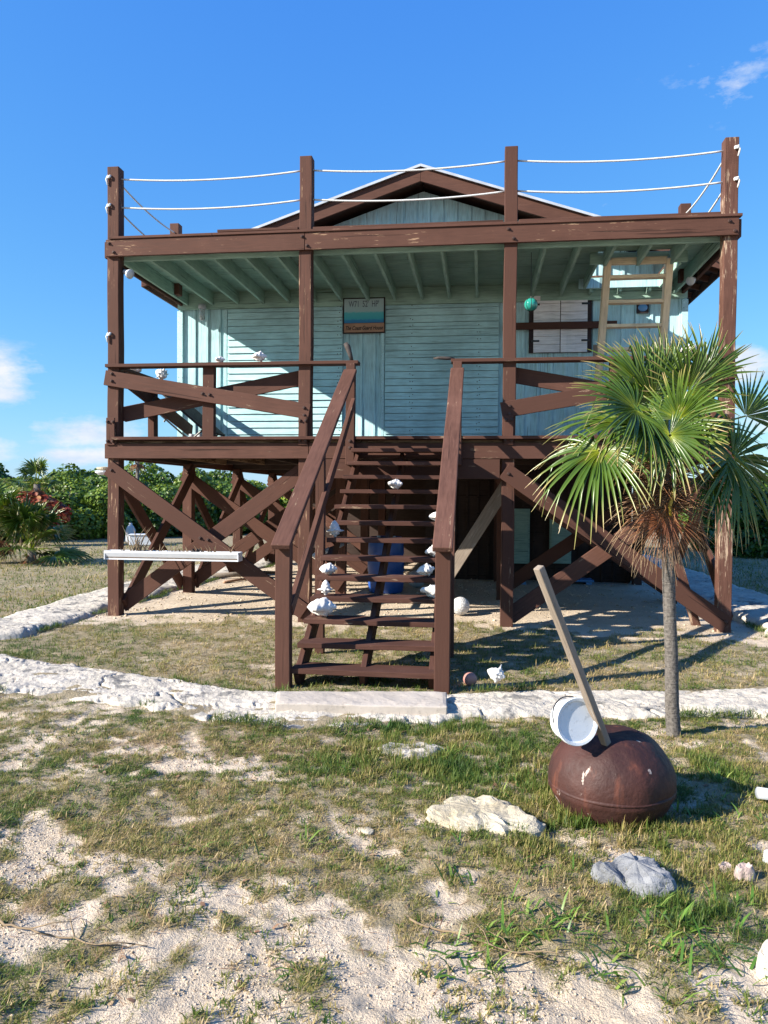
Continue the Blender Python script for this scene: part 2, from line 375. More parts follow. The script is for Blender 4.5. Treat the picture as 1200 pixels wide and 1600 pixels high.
wn.links.new(mixc(wn, cm, cc_.outputs[0], ccol), bg.inputs['Color']); bg.inputs['Strength'].default_value = .10
SC.view_settings.view_transform = 'Standard'; SC.view_settings.look = 'None'; SC.view_settings.gamma = 1; SC.view_settings.use_curve_mapping = False
SC.view_settings.exposure = EXPO

# ------------------------------------------------------------------ ground
def gauss(lst):
    out = []
    for px, py, rx, ry, a in lst:
        p = G(px, py); d = p.y; out.append((p.x, p.y, rx/F*d, ry*d*d/(F*1.54), a))
    return out
TURF = gauss([(600, 1245, 420, 75, .25), (200, 1110, 300, 40, .35), (950, 1350, 330, 110, .3), (1100, 1180, 260, 60, .45), (600, 1160, 180, 40, .6),
              (330, 1250, 160, 45, .30), (1050, 1440, 240, 60, .35), (20, 1560, 110, 90, .6), (420, 1290, 220, 40, .25), (40, 1290, 130, 60, .28),
              (650, 1420, 120, 70, .20), (420, 1380, 90, 50, .15), (1150, 1300, 200, 80, .30), (880, 1180, 60, 60, .3), (250,1420,120,50,.12)])
SAND = gauss([(300, 1205, 170, 22, .55), (420, 1560, 420, 120, .50), (150, 1430, 160, 60, .30), (850, 1560, 260, 60, .40), (60, 1340, 120, 30, .3), (600, 1290, 200, 22, .22), (700, 1380, 200, 40, .18),
              (1130, 1560, 170, 50, .45), (1130, 1200, 110, 25, .2), (740, 1500, 100, 40, .25), (30,1460,60,40,.3)])
def turf(x, y):
    x = np.asarray(x, float); y = np.asarray(y, float)
    tt_ = np.clip((y-2.35)/1.3, 0, 1); g = .41+.22*tt_*tt_*(3-2*tt_)
    for cx, cy, sx, sy, a in TURF: g = g + a*np.exp(-((x-cx)/sx)**2-((y-cy)/sy)**2)
    for cx, cy, sx, sy, a in SAND: g = g - .62*a*np.exp(-((x-cx)/sx)**2-((y-cy)/sy)**2)
    # house frame
    ca, sa = math.cos(-HA), math.sin(-HA); dx = x-HO.x; dy = y-HO.y; u = dx*ca-dy*sa; v = dx*sa+dy*ca
    far = np.clip((y-5.3)/.5, 0, 1)
    g = g*(1-far)+far*(.88)
    nz = (fbm(x*1.3, y*1.3, 5, 3)-.5)*1.6+(fbm(x*6, y*6, 8, 3)-.5)*1.6
    under = np.clip((v+.35+nz*1.2)/.5, 0, 1)*np.clip((u+.9)/.3, 0, 1)*np.clip((8.3-u)/.3, 0, 1)*np.clip((10.8-v)/.5, 0, 1)
    g = g*(1-under)-.25*under
    nearf = 1-.5*far
    g = g + ((fbm(x*1.5, y*1.5, 11, 3)-.5)*.9 + (fbm(x*4.2, y*4.2, 31, 3)-.5)*2.0 + (fbm(x*11, y*11, 37, 2)-.5)*1.2)*nearf
    return np.clip(g, 0, 1)
DRY = gauss([(330, 1172, 200, 20, 1.2), (30, 1430, 90, 25, .9), (300, 1360, 90, 25, .4)])
def dryf(x, y):
    g = 0*np.asarray(x, float)
    for cx, cy, sx, sy, a in DRY: g = g + a*np.exp(-((x-cx)/sx)**2-((y-cy)/sy)**2)
    return np.clip(g, 0, 1)
DENTS = [(*tuple(G(px, py))[:2], a, lx, ly, dp) for px, py, a, lx, ly, dp in ((735, 1590, 1.9, .14, .05, .022), (860, 1530, 1.4, .14, .05, .02), (520, 1385, .4, .13, .05, .02), (430, 1470, 1.2, .14, .055, .022),
    (300, 1560, .9, .15, .055, .02), (600, 1500, 1.7, .13, .05, .018), (190, 1480, .5, .14, .05, .02), (120, 1560, 1.0, .14, .05, .02), (980, 1560, 1.6, .13, .05, .018), (640, 1575, 1.2, .15, .05, .02))]
def gz(x, y):
    x = np.asarray(x, float); y = np.asarray(y, float)
    near = np.clip((9-y)/3, .0, 1)
    h = (fbm(x*1.1, y*1.1, 3, 3)-.5)*.05 + (fbm(x*5, y*5, 41, 3)-.5)*.036*near + (fbm(x*24, y*24, 43, 2)-.5)*.014*near
    # kettle lifts in faint tracks at the bottom
    h = h + turf(x, y)*.012*near
    for cx, cy, a, lx, ly, dp in DENTS:
        ca, sa = math.cos(a), math.sin(a); p = ((x-cx)*ca+(y-cy)*sa)/lx; q = (-(x-cx)*sa+(y-cy)*ca)/ly; rr_ = p*p+q*q
        dp = dp*.40; h = h-dp*np.exp(-rr_**2*1.2)*(1+.25*np.sin(p*22))+dp*.35*np.exp(-((np.sqrt(rr_)-1.25)/.28)**2)
    return h*np.clip(y-1, .2, 1)
def grow(a, b, n, lim):
    out = []; s = (b-a)/n; x = b; 
    while x < lim: s *= 1.16; x += s; out.append(min(x, lim))
    return out
xd = np.linspace(-3.0, 3.4, 420); yd = np.linspace(1.7, 7.6, 390)
gx = grow(-3.0, 3.4, 420, 2500); ex = [(-3.0 - (q-3.4)) for q in gx][::-1]
gy = grow(1.7, 7.6, 390, 3000); by = [1.7-(q-7.6) for q in gy if q < 60][::-1]
xs = np.array(ex + list(xd) + gx); ys = np.array(by + list(yd) + gy)
X, Y = np.meshgrid(xs, ys); Z = gz(X, Y); nx, ny = len(xs), len(ys)
co = np.stack([X.ravel(), Y.ravel(), Z.ravel()], 1)
I = (np.arange(ny-1)[:, None]*nx + np.arange(nx-1)[None, :]).ravel()
fc = np.stack([I, I+1, I+nx+1, I+nx], 1)
def npmesh(name, co, quads=None, tris=None, mat_=None, attrs={}, smooth=False, parent=None):
    me = bpy.data.meshes.new(name); nv = len(co); me.vertices.add(nv); me.vertices.foreach_set('co', co.astype(np.float32).ravel())
    loops = []; starts = []; tot = 0
    if quads is not None and len(quads): loops.append(quads.ravel()); starts.append(np.arange(len(quads))*4); tot = len(quads)*4
    if tris is not None and len(tris): loops.append(tris.ravel()); starts.append(tot+np.arange(len(tris))*3)
    lp = np.concatenate(loops).astype(np.int32); st = np.concatenate(starts).astype(np.int32)
    me.loops.add(len(lp)); me.loops.foreach_set('vertex_index', lp)
    me.polygons.add(len(st)); me.polygons.foreach_set('loop_start', st)
    if smooth: me.polygons.foreach_set('use_smooth', np.ones(len(st), bool))
    for k, a in attrs.items():
        at = me.attributes.new(k, 'FLOAT', 'POINT'); at.data.foreach_set('value', np.asarray(a, np.float32).ravel())
    me.update(calc_edges=True); me.validate()
    if mat_: me.materials.append(mat_)
    o = bpy.data.objects.new(name, me); C.objects.link(o)
    if parent: o.parent = parent
    return o
tag(npmesh('ground', co, fc, None, M['ground'], {'turf': turf(X, Y).ravel(), 'dry': dryf(X, Y).ravel()}, True), kind='structure')
def gh(x, y): return float(gz(np.array([x]), np.array([y]))[0])

# ------------------------------------------------------------------ kerbs of rough lime mortar
def inside_any(x, y): return np.zeros_like(x, bool)
KERBS = []
def polyline(pts, n):
    pts = np.array(pts, float); seg = np.r_[0, np.cumsum(np.hypot(*np.diff(pts, axis=0).T))]
    t = np.linspace(0, seg[-1], n); return np.stack([np.interp(t, seg, pts[:, 0]), np.interp(t, seg, pts[:, 1])], 1)
def kerb(name, far, near, h, seed, n=620, m=44, mat_='kerb'):
    a = polyline(far, n); b = polyline(near, n); t = np.linspace(0, 1, m)
    wob = (fbm(np.arange(n)*.035, np.zeros(n), seed, 3)-.5)*.16; wob2 = (fbm(np.arange(n)*.05, np.ones(n)*7, seed+3, 3)-.5)*.22
    d = (b-a); d /= np.linalg.norm(d, axis=1)[:, None]; a = a+d*wob[:, None]; b = b+d*wob2[:, None]
    P = a[:, None, :]*(1-t)[None, :, None]+b[:, None, :]*t[None, :, None]
    x, y = P[..., 0], P[..., 1]
    prof = 1-np.abs(2*t-1)**10
    z = h*prof[None, :]*(1+.0*x) + ((fbm(x*1.6, y*2.4, seed, 3)-.5)*.05 - np.abs(fbm(x*2.4, y*7, seed+5, 4)-.5)*.07 + .012 - .045*np.clip(1-np.abs(fbm(x*1.9+y*.8, y*2.6, seed+31, 3)-.5)/.012, 0, 1) - np.abs(fbm(x*9, y*26, seed+9, 3)-.5)*.035 + (fbm(x*45, y*50, seed+2, 2)-.5)*.010)*np.clip(prof[None, :]*2, .0, 1)
    z = np.where(prof[None, :] < .01, -.06, z)
    I = (np.arange(n-1)[:, None]*m+np.arange(m-1)[None, :]).ravel(); q = np.stack([I, I+m, I+m+1, I+1], 1)
    KERBS.append((a, b))
    return npmesh(name, np.stack([x.ravel(), y.ravel(), z.ravel()], 1), q, None, M[mat_], {}, True)
g2 = lambda L, z=0: [tuple(G(px, py, z)[:2]) for px, py in L]
ff = [(-5.2, 8.15), (-4.7, 8.0)] + g2([(0, 1012), (150, 1032), (232, 1045), (319, 1059), (442, 1073), (700, 1074), (870, 1070), (1200, 1063)], .07) + [(4.2, 6.25), (6.5, 6.2)]
nn = [(-5.2, 6.6), (-4.2, 6.25)] + g2([(0, 1084), (100, 1098), (225, 1104), (275, 1120), (350, 1132), (430, 1143), (560, 1138), (700, 1127), (900, 1122), (1200, 1121)]) + [(3.4, 5.3), (6.5, 5.25)]
tag(kerb('stone_kerb', ff, nn, .032, 61, 900), 'long rough white mortar border crossing the ground in front of the stairs', 'kerb')
lf = [(-9.0, 8.2), (-7.5, 9.2)] + g2([(0, 959), (86, 935), (172, 912), (281, 882)], .10) + [tuple(H2W(-.5, 10.5, 0)[:2])]
ln = [(-8.6, 6.9), (-5.5, 7.6)] + g2([(0, 1000), (37, 997), (105, 978), (154, 960), (200, 945), (277, 922)]) + [tuple(H2W(.35, 10.5, 0)[:2])]
tag(kerb('stone_kerb', lf, ln, .075, 71), 'rough white mortar border running back along the left side of the house', 'kerb')
rf = [tuple(H2W(8.9, -1.6, 0)[:2]), tuple(H2W(8.9, 2, 0)[:2]), tuple(H2W(8.8, 10.5, 0)[:2])]
rn = [tuple(H2W(7.75, -1.0, 0)[:2]), tuple(H2W(7.7, 2, 0)[:2]), tuple(H2W(7.7, 10.5, 0)[:2])]
tag(kerb('stone_kerb', rf, rn, .11, 81), 'rough white mortar border running back behind the palm on the right side', 'kerb')
def in_kerb(x, y):
    out = np.zeros(x.shape, bool)
    for a, b in KERBS:
        poly = np.vstack([a[::6], b[::6][::-1]]); k = len(poly); ins = np.zeros(x.shape, bool)
        for i in range(k):
            x1, y1 = poly[i]; x2, y2 = poly[i-1]
            if y1 == y2: continue
            c = ((y1 > y) != (y2 > y)) & (x < (x2-x1)*(y-y1)/(y2-y1)+x1); ins ^= c
        out |= ins
    return out
# the slab at the foot of the stairs
sl_ = MB(); p = [G(432, 1072, .12), G(698, 1074, .12), G(699, 1097, .12), G(430, 1092, .12)]
n = 40; m_ = 10; vs = []
for i in range(n+1):
    for j in range(m_+1):
        a = p[0].lerp(p[1], i/n); b = p[3].lerp(p[2], i/n); q = a.lerp(b, j/m_)
        ed = 1-min(1, min(i, n-i, j*2, (m_-j)*2)/1.0); w = float(fbm(np.array(q.x*9), np.array(q.y*9), 4, 3))-.5
        vs.append((q.x, q.y, [.092][0]+w*.018-.006*ed))
k = len(vs); vs += [(x, y, .0) for x, y, z in vs]
fs = [(i*(m_+1)+j, (i+1)*(m_+1)+j, (i+1)*(m_+1)+j+1, i*(m_+1)+j+1) for i in range(n) for j in range(m_)]
rim = [i*(m_+1) for i in range(n+1)] + [n*(m_+1)+j for j in range(1, m_+1)] + [i*(m_+1)+m_ for i in range(n-1, -1, -1)] + [j for j in range(m_-1, 0, -1)]
fs += [(rim[i], rim[(i+1) % len(rim)], rim[(i+1) % len(rim)]+k, rim[i]+k) for i in range(len(rim))]
sl_.add(vs, fs); tag(sl_.build('concrete_slab', M['slab'], bevel=.008), 'flat pale concrete slab under the foot of the stairs', 'slab')

# ------------------------------------------------------------------ the house on stilts
house = empty('stilt_house', HO, HA)
tag(house, 'pale aqua timber house on brown stilts with porch, roof deck and front stairs', 'house')
US = [0, 2.44, 4.88, 7.32]; PW = .15; ZD = 2.24; ZB0, ZB1 = 4.49, 4.70; ZT = 5.60; WV = 2.44
boltm = MB()
boltm.lathe([(0, .012), (.017, .012), (.021, .007), (.021, 0)], 8, Matrix.Rotation(R(90), 4, 'X')); 
boltm.lathe([(0, .026), (.010, .026), (.011, .010)], 6, Matrix.Rotation(R(90), 4, 'X'))
bolt_proto = [None]
def bolt(parent, u, v, z):
    """bolt head on a front face; given in house coordinates, parented to its board"""
    if bolt_proto[0] is None:
        o = boltm.build('bolt', M['bolt'], None); bolt_proto[0] = o
    else:
        o = bpy.data.objects.new('bolt', bolt_proto[0].data); C.objects.link(o)
    o.parent = parent; o.matrix_local = MATS[parent.name].inverted() @ Matrix.Translation((u, v, z))
    return o
def T(name, p0, p1, w, h, m='brown', up=(0, 0, 1), **k): return timber(name, p0, p1, w, h, M[m], house, up, **k)
posts = {}
for i, u in enumerate(US):
    posts[i] = T('post', (u, 0, -.3), (u, 0, ZT+random.uniform(-.02, .02)), PW, PW, ['brown_worn', 'brown_worn', 'brown', 'brown_bare'][i], up=(0, 1, 0), bevel=.008)
for v in (2.44, 4.88, 7.32, 9.70):
    for u in US: T('post', (u, v, -.3), (u, v, 2.02), PW, PW, 'brown', up=(0, 1, 0), bevel=.008)
for u in (0.02, 7.30): T('roof_deck_post', (u, 1.87, 4.5), (u, 1.87, 5.55), .14, .14, 'brown', up=(0, 1, 0), bevel=.008)
# upper beam, lower beam, deck
ub = T('upper_beam', (-.074, -.098, 4.575), (2.44, -.098, 4.575), .04, .205, 'brown_worn')
ub2 = T('upper_beam', (2.446, -.098, 4.577), (7.394, -.098, 4.580), .04, .205, 'brown_worn')
T('inner_beam', (-.07, .098, 4.562), (7.39, .098, 4.562), .04, .19, 'green')
for u in (-.096, 7.416): T('side_beam', (u, -.065, 4.57), (u, 2.38, 4.57), .04, .20, 'brown')
lb = T('lower_beam', (-.074, -.098, 2.07), (2.50, -.098, 2.07), .04, .185)
lb2 = T('lower_beam', (2.506, -.098, 2.07), (7.40, -.098, 2.07), .04, .185)
for u in (-.096, 7.416): T('side_beam', (u, -.065, 2.07), (u, 9.75, 2.07), .04, .185, 'brown')
T('stair_ledger', (2.56, -.10, 1.855), (4.78, -.10, 1.855), .045, .23, 'brown')
def strips(name, u0, u1, v0, v1, z0, z1, w, gap, m, hole=None, off=0):
    mb = MB(); v = v0-off
    while v < v1-.01:
        a = max(v, v0); b = min(v+w-gap, v1); v += w
        if b-a < .01: continue
        dz = random.uniform(-.002, .002)
        spans = [(u0+random.uniform(-.012, .012), u1+random.uniform(-.012, .012))]
        if hole and b > hole[2] and a < hole[3]: spans = [(spans[0][0], hole[0]), (hole[1], spans[0][1])]
        for s0, s1 in spans:
            cuts = [s0]; q = s0+random.uniform(1.2, 3.6)
            while q < s1-.5: cuts.append(q); q += 3.66
            cuts.append(s1)
            for c0, c1 in zip(cuts, cuts[1:]): mb.box(c0+.0015, c1-.0015, a, b, z0+dz, z1+dz)
    return mb.build(name, M[m], house, .003)
HOLE = (6.02, 7.02, .98, 2.14)
strips('ceiling_boards', -.08, 7.40, -.07, 2.42, 4.660, 4.678, .125, .003, 'green', HOLE)
strips('roof_deck_boards', -.02, 7.43, -.135, 2.42, 4.682, 4.712, .14, .006, 'brown', HOLE, .05)
strips('porch_floor', .03, 7.40, -.19, 2.40, 2.203, 2.24, .14, .006, 'tread')
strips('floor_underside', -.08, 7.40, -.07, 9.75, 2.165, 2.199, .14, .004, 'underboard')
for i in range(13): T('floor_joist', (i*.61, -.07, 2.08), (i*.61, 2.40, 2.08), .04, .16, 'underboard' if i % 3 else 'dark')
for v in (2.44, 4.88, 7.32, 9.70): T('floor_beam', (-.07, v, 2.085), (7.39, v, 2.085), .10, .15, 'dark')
for i in range(19):
    u = min(i*.4067, 7.30)
    if HOLE[0] < u < HOLE[1]:
        T('ceiling_joist', (u, .12, 4.565), (u, HOLE[2]-.02, 4.565), .038, .185, 'green'); T('ceiling_joist', (u, HOLE[3]+.02, 4.565), (u, 2.36, 4.565), .038, .185, 'green')
    else: T('ceiling_joist', (u+.001, .12, 4.565), (u+.001, 2.36, 4.565), .038, .185, 'green')
for v, c_ in ((HOLE[2], 'green'), (HOLE[3], 'wall')): T('hatch_frame', (HOLE[0]-.10, v, 4.585), (HOLE[1]+.10, v, 4.585), .038, .14, c_)  # rear board's paler wall colour stands in for sunlight on the wall beyond
for u in (HOLE[0]-.02, HOLE[1]+.02): T('hatch_frame', (u, HOLE[2]+.02, 4.575), (u, HOLE[3]-.02, 4.575), .030, .16, 'green')
T('ledger_board', (-.16, 2.385, 4.545), (7.48, 2.385, 4.545), .04, .27, 'green')
# loose plank on top of the roof deck edge
T('edge_plank', (1.36, -.06, 4.733), (2.36, -.06, 4.730), .14, .03, 'brown_worn')
T('edge_plank', (2.54, -.05, 4.730), (4.79, -.05, 4.730), .12, .028, 'brown_worn')
T('edge_plank', (4.97, -.05, 4.729), (7.2, -.05, 4.729), .12, .028, 'brown')
for i in range(4):
    dz = .055
    bolt(ub if i < 1 else ub2, US[i]-.03, -.118, 4.575+dz); bolt(ub if i < 1 else ub2, US[i]+.03, -.118, 4.575-dz)
    sp_ = T('splice_plate', (US[i]-.005, -.128, 2.14), (US[i]-.005, -.128, 2.48), .11, .02, 'brown', up=(0, 1, 0))
    for du in (-.04, .03):
        bolt(sp_, US[i]+du, -.139, 2.19); bolt(sp_, US[i]+du, -.139, 2.43)
# porch railing
T('rail_cap', (-.078, -.05, 3.125), (3.10, -.05, 3.125), .17, .04)
T('rail_cap', (4.20, -.05, 3.125), (7.40, -.05, 3.125), .17, .04)
for u in (0, 7.32): T('rail_cap', (u, .05, 3.123), (u, 2.38, 3.123), .15, .038)
def xrail(u0, u1, flip):
    for k, (z0, z1, v) in enumerate([(2.98, 2.54, -.098), (2.54, 2.98, .095)]):
        if flip: z0, z1 = z1, z0
        o = T('rail_brace', (u0-.09 if v < 0 else u0+.06, v, z0), (u1+.07 if v < 0 else u1-.06, v, z1), .042, .185)
        if v < 0:
            for uu, zz in ((u0, z0), (u1, z1)):
                for q in (-.045, .045): bolt(o, uu+.005, v-.022, zz+q)
            for q in (-.045, .045): bolt(o, (u0+u1)/2+q, v-.022, (z0+z1)/2-q*.15)
    T('rail_upright', ((u0+u1)/2, 0, 2.24), ((u0+u1)/2, 0, 3.105), .145, .09, up=(0, 1, 0))
xrail(US[0], US[1], False); xrail(US[2], US[3], True)
for u in (0, 7.32):
    T('rail_upright', (u, 1.1, 2.24), (u, 1.1, 3.10), .09, .14, up=(0, 1, 0))
    T('rail_brace', (u-.07, .08, 2.52), (u-.07, 2.36, 3.0), .04, .18); T('rail_brace', (u+.07, .08, 3.0), (u+.07, 2.36, 2.52), .04, .18)
# stair
SU0, SU1 = 3.02, 4.28; NT = 13; RISE = ZD/(NT+1); TV0 = -.28; RUN = .235
def tread_pos(k):            # k = 1 at the bottom ... 13 at the top
    j = NT-k; return -.30-j*RUN, ZD-(j+1)*RISE
for k in range(1, NT+1):
    v, z = tread_pos(k); w = random.uniform(-.008, .008)
    T('tread', (SU0+.05+w, v, z-.02), (SU1-.05+w, v, z-.02+random.uniform(-.004, .004)), .26, .042, 'tread')
VB = tread_pos(1)[0]-.12
for u in (SU0+.09, (SU0+SU1)/2-.01, SU1-.09):
    T('stringer', (u, VB+.10, .02), (u, -.12, ZD-.27), .045, .19, 'tread')
    for k in range(1, NT+1):
        v, z = tread_pos(k)
newel = {}
for u in (SU0, SU1):
    ns = T('newel_post', (u, VB-.00, -.1), (u, VB-.00, 1.19), .12, .095, up=(0, 1, 0), bevel=.006)
    nt_ = T('newel_post', (u, -.16 if u < 4 else -.16, 1.9), (u, -.16, 3.10), .105, .09, up=(0, 1, 0), bevel=.006); newel[u] = nt_
    bolt(nt_, u, -.207, 2.10); bolt(nt_, u, -.207, 2.18)
    T('stair_post', (u, VB+1.38, -.1), (u, VB+1.38, 2.02), .085, .085, up=(0, 1, 0))
    h = T('handrail', (u, VB-.12, 1.13), (u, -.20, 3.01), .155, .045, bevel=.008)
    T('mid_rail', (u+(.045 if u < 4 else -.045), VB+.02, .62), (u+(.045 if u < 4 else -.045), -.22, 2.64), .042, .10)
# lower cross bracing, front row and the rows behind
def xlow(v, u0, u1, z0, z1, vf=None, m='brown'):
    a = T('cross_brace', (u0-.05, v-.098, z1), (u1+.02, v-.098, z0), .042, .20, m)
    b = T('cross_brace', (u0+.03, v-.055 if False else v+.098, z0), (u1-.02, v+.098, z1), .042, .20, m)
    return a, b
a, b = xlow(0, US[0], US[1], .12, 1.86); 
for q in (-.05, .05): bolt(a, 1.20+q, -.12, .99-q*.2)
bolt(a, 0, -.12, 1.83)
a, b = xlow(0, US[2], US[3], .10, 1.84); bolt(a, US[2], -.12, 1.80); bolt(a, US[3], -.12, .14)
for v in (2.44, 4.88, 7.32):
    xlow(v, US[0], US[1], .15, 1.84)
    if v < 4: 
        xlow(v, US[2], US[3], .15, 1.84)
for u in (0, 7.32):
    for i in range(4):
        v0, v1 = 2.44*i, min(2.44*(i+1), 9.7)
        T('cross_brace', (u+.098, v0+.05, .12), (u+.098, v1-.05, 1.92), .042, .19); T('cross_brace', (u-.098, v0+.05, 1.92), (u-.098, v1-.05, .12), .042, .19)
T('grey_brace', (4.03, .75, .30), (4.98, .65, 1.84), .045, .16, 'grey')['label'] = 'weathered bare grey diagonal brace'
T('side_prop', (7.13, .35, 0), (6.75, .35, 1.3), .05, .10, 'brown_bare')
# walls
WU0, WU1 = -.17, 7.49; UC = 3.66; SL = .333; ZP = 6.27; RV0, RV1 = 1.92, 10.3; WB = 9.85
def rz(u): return ZP-SL*abs(u-UC)
def wall_front(v, sgn, name):
    mb = MB(); top = [(WU1, rz(WU1)-.16), (UC, ZP-.16), (WU0, rz(WU0)-.16)]
    mb.prism([(WU0, 2.2), (WU1, 2.2)]+top, v, v+.10)
    u = WU0+.06; vv = (v-.022, v+.001) if sgn < 0 else (v+.099, v+.122)
    while u < WU1-.03:
        mb.box(u-.021, u+.021, vv[0], vv[1], 2.24, rz(u)-.175); u += .203
    return mb.build(name, M['wall'], house, .003)
fw = wall_front(WV, -1, 'front_wall'); wall_front(WB, 1, 'back_wall')
for u, s in ((WU0, -1), (WU1, 1)):
    mb = MB(); a, b = sorted((u, u-s*.10)); mb.box(a, b, WV+.10, WB, 2.2, rz(u)-.165)
    v = WV+.2
    while v < WB: mb.box(*sorted((u, u+s*.02)), v-.02, v+.02, 2.24, rz(u)-.18); v += .203
    mb.build('side_wall', M['wall'], house, .003)
for u in (WU0+.035, WU1-.035): T('corner_trim', (u, WV-.032, 2.24), (u, WV-.032, 4.40), .09, .02, 'wall', up=(0, 1, 0))
# gable trim just above the roof deck
# roof
def roof_slab(sg):
    mb = MB(); n = 0; W_ = 4.24; v = RV0-.03; step = .05
    vs = []; fs = []; cols = int((RV1+.03-v)/step)
    for i in range(cols+1):
        vv = v+i*step; dz = [0, .018, .018, 0][i % 4]
        for k in (0, W_): vs.append((UC+sg*k, vv, ZP-SL*k+dz))
        for k in (0, W_): vs.append((UC+sg*k, vv, ZP-SL*k+dz-.014))
    for i in range(cols):
        a = i*4; b = a+4
        fs += [(a, a+1, b+1, b), (a+2, b+2, b+3, a+3), (a+1, a+3, b+3, b+1)]
    fs += [(0, 2, 3, 1), (cols*4, cols*4+1, cols*4+3, cols*4+2)]
    mb.add(vs, fs); return mb.build('metal_roof', M['roof'], house)
for s in (-1, 1):
    roof_slab(s)
    d = .115
    E = 4.2
    # rake boards, front and back
    for v, nm in ((RV0, 'rake_board'), (RV1-.04, 'rake_board')):
        mb = MB(); pts = [(UC+s*.0015, ZP-.022), (UC+s*E, ZP-.022-SL*E), (UC+s*E, ZP-.215-SL*E), (UC+s*.0015, ZP-.215)]
        mb.prism(pts, v, v+.038)
        mb.build(nm, M['brown'], house, .003)
    if s < 0 or True:  # metal drip edge along the rake
        mb = MB(); pts = [(UC+s*.001, ZP+.016), (UC+s*E, ZP+.016-SL*E), (UC+s*E, ZP-.02-SL*E), (UC+s*.001, ZP-.02)]
        mb.prism(pts, RV0-.045, RV0-.018); mb.build('drip_edge', M['roof'], house)
    mb = MB(); mb.box(*sorted((UC+s*E, UC+s*(E+.03))), RV0+.04, RV1-.05, ZP-SL*E-.20, ZP-SL*E-.022); mb.build('eave_fascia', M['brown'], house, .003)
    mb = MB(); a = .0; 
    pts = [(UC+s*.01, ZP-.05), (UC+s*(E-.01), ZP-.05-SL*E), (UC+s*(E-.01), ZP-.075-SL*E), (UC+s*.01, ZP-.075)]
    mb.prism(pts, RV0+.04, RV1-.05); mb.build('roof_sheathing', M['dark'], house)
    for i in range(18):
        v = RV0+.3+i*.46
        u0 = UC+s*3.84; u1 = UC+s*4.19
        T('rafter_tail', (u0, v, rz(u0)-.13), (u1, v, rz(u1)-.13), .04, .09, 'brown')
# big boarded shutters
def shutter(u0, u1, z0, z1, cols, label):
    mb = MB(); z = z0; k = 0; P_ = .1045
    while z < z1-.02:
        zz = min(z+P_-.005, z1); d = random.uniform(0, .003)
        a = -.062-d; b = -.050-d      # lapped boards, bottom edge proud
        mb.add([(u0, WV+a-.008, z), (u1, WV+a-.008, z), (u1, WV-.024, z), (u0, WV-.024, z), (u0, WV+b, zz), (u1, WV+b, zz), (u1, WV-.024, zz), (u0, WV-.024, zz)],
               [(0,3,2,1),(4,5,6,7),(0,1,5,4),(1,2,6,5),(2,3,7,6),(3,0,4,7)]); z += P_
    o = mb.build('shutter', M['shutter'], house, .002); o['label'] = label
    sc = MB(); random.seed(int(u0*100))
    for c in cols:
        z = z0+.05
        while z < z1:
            for du in ((-.02, .02) if random.random() < .6 else (0,)):
                sc.lathe([(0, .004), (.007, .003), (.008, 0)], 6, Matrix.Translation((c+du+random.uniform(-.006, .006), WV-.066, z+random.uniform(-.01, .02))) @ Matrix.Rotation(R(90), 4, 'X'))
            z += P_*(1 if random.random() < .8 else 2)
    sc.build('screws', M['bolt'], o)
    return o
PX = lambda px, v=WV-.05: on_v(px, 560, v).x
shutter(PX(356), PX(535), 2.26, 4.405, [PX(530)], 'left wide boarded shutter')
shutter(PX(602), PX(779), 2.26, 4.405, [PX(643), PX(748)], 'right wide boarded shutter')
for px in (352.5, 598): T('shutter_trim', (PX(px), WV-.045, 2.26), (PX(px), WV-.045, 4.40), .05, .03, 'wall', up=(0, 1, 0))
# window with white shutters
wu0, wu1, wz0, wz1 = PX(826), PX(924), on_v(870, 552, WV).z, on_v(870, 459, WV).z
mb = MB(); mb.box(wu0, wu1, WV-.05, WV-.023, wz0, wz1); win = mb.build('window', M['blackframe'], house, .003)
for a, b in ((wu0+.065, (wu0+wu1)/2-.006), ((wu0+wu1)/2+.006, wu1-.065)):
    mb = MB(); z = wz0+.002
    while z < wz1-.05: mb.box(a, b, WV-.075, WV-.051, z, min(z+.115, wz1-.03)); z += .119
    mb.build('window_shutter', M['whitepaint'], win, .003)
for (a, sx) in ((wu0+.03, 1), (wu1-.03, -1)):
    for z in (wz0+.17, wz1-.17):
        mb = MB(); mb.box(*sorted((a, a+sx*.12)), WV-.083, WV-.076, z-.014, z+.014); mb.build('hinge', M['black'], win)
zb = on_v(870, 508, WV-.15).z
T('storm_bar', (US[2]+.02, WV-.12, zb), (PX(962), WV-.12, zb), .045, .10, 'brown')
# gable details
# enclosed store under the house
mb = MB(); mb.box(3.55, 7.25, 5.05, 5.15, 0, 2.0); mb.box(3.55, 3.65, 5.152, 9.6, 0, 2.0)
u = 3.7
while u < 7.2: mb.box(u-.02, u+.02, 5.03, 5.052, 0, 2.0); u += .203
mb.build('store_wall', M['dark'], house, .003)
for a, b in ((800, 828), (858, 893)):
    p0 = on_v(a, 880, 5.0); p1 = on_v(b, 795, 5.0)
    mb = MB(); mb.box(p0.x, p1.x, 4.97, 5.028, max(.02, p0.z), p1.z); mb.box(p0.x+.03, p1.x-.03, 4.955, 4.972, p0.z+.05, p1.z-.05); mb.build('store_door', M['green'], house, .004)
mb = MB(); mb.box(.2, 7.2, 9.55, 9.6, .0, 2.0); mb.build('store_wall', M['dark'], house)
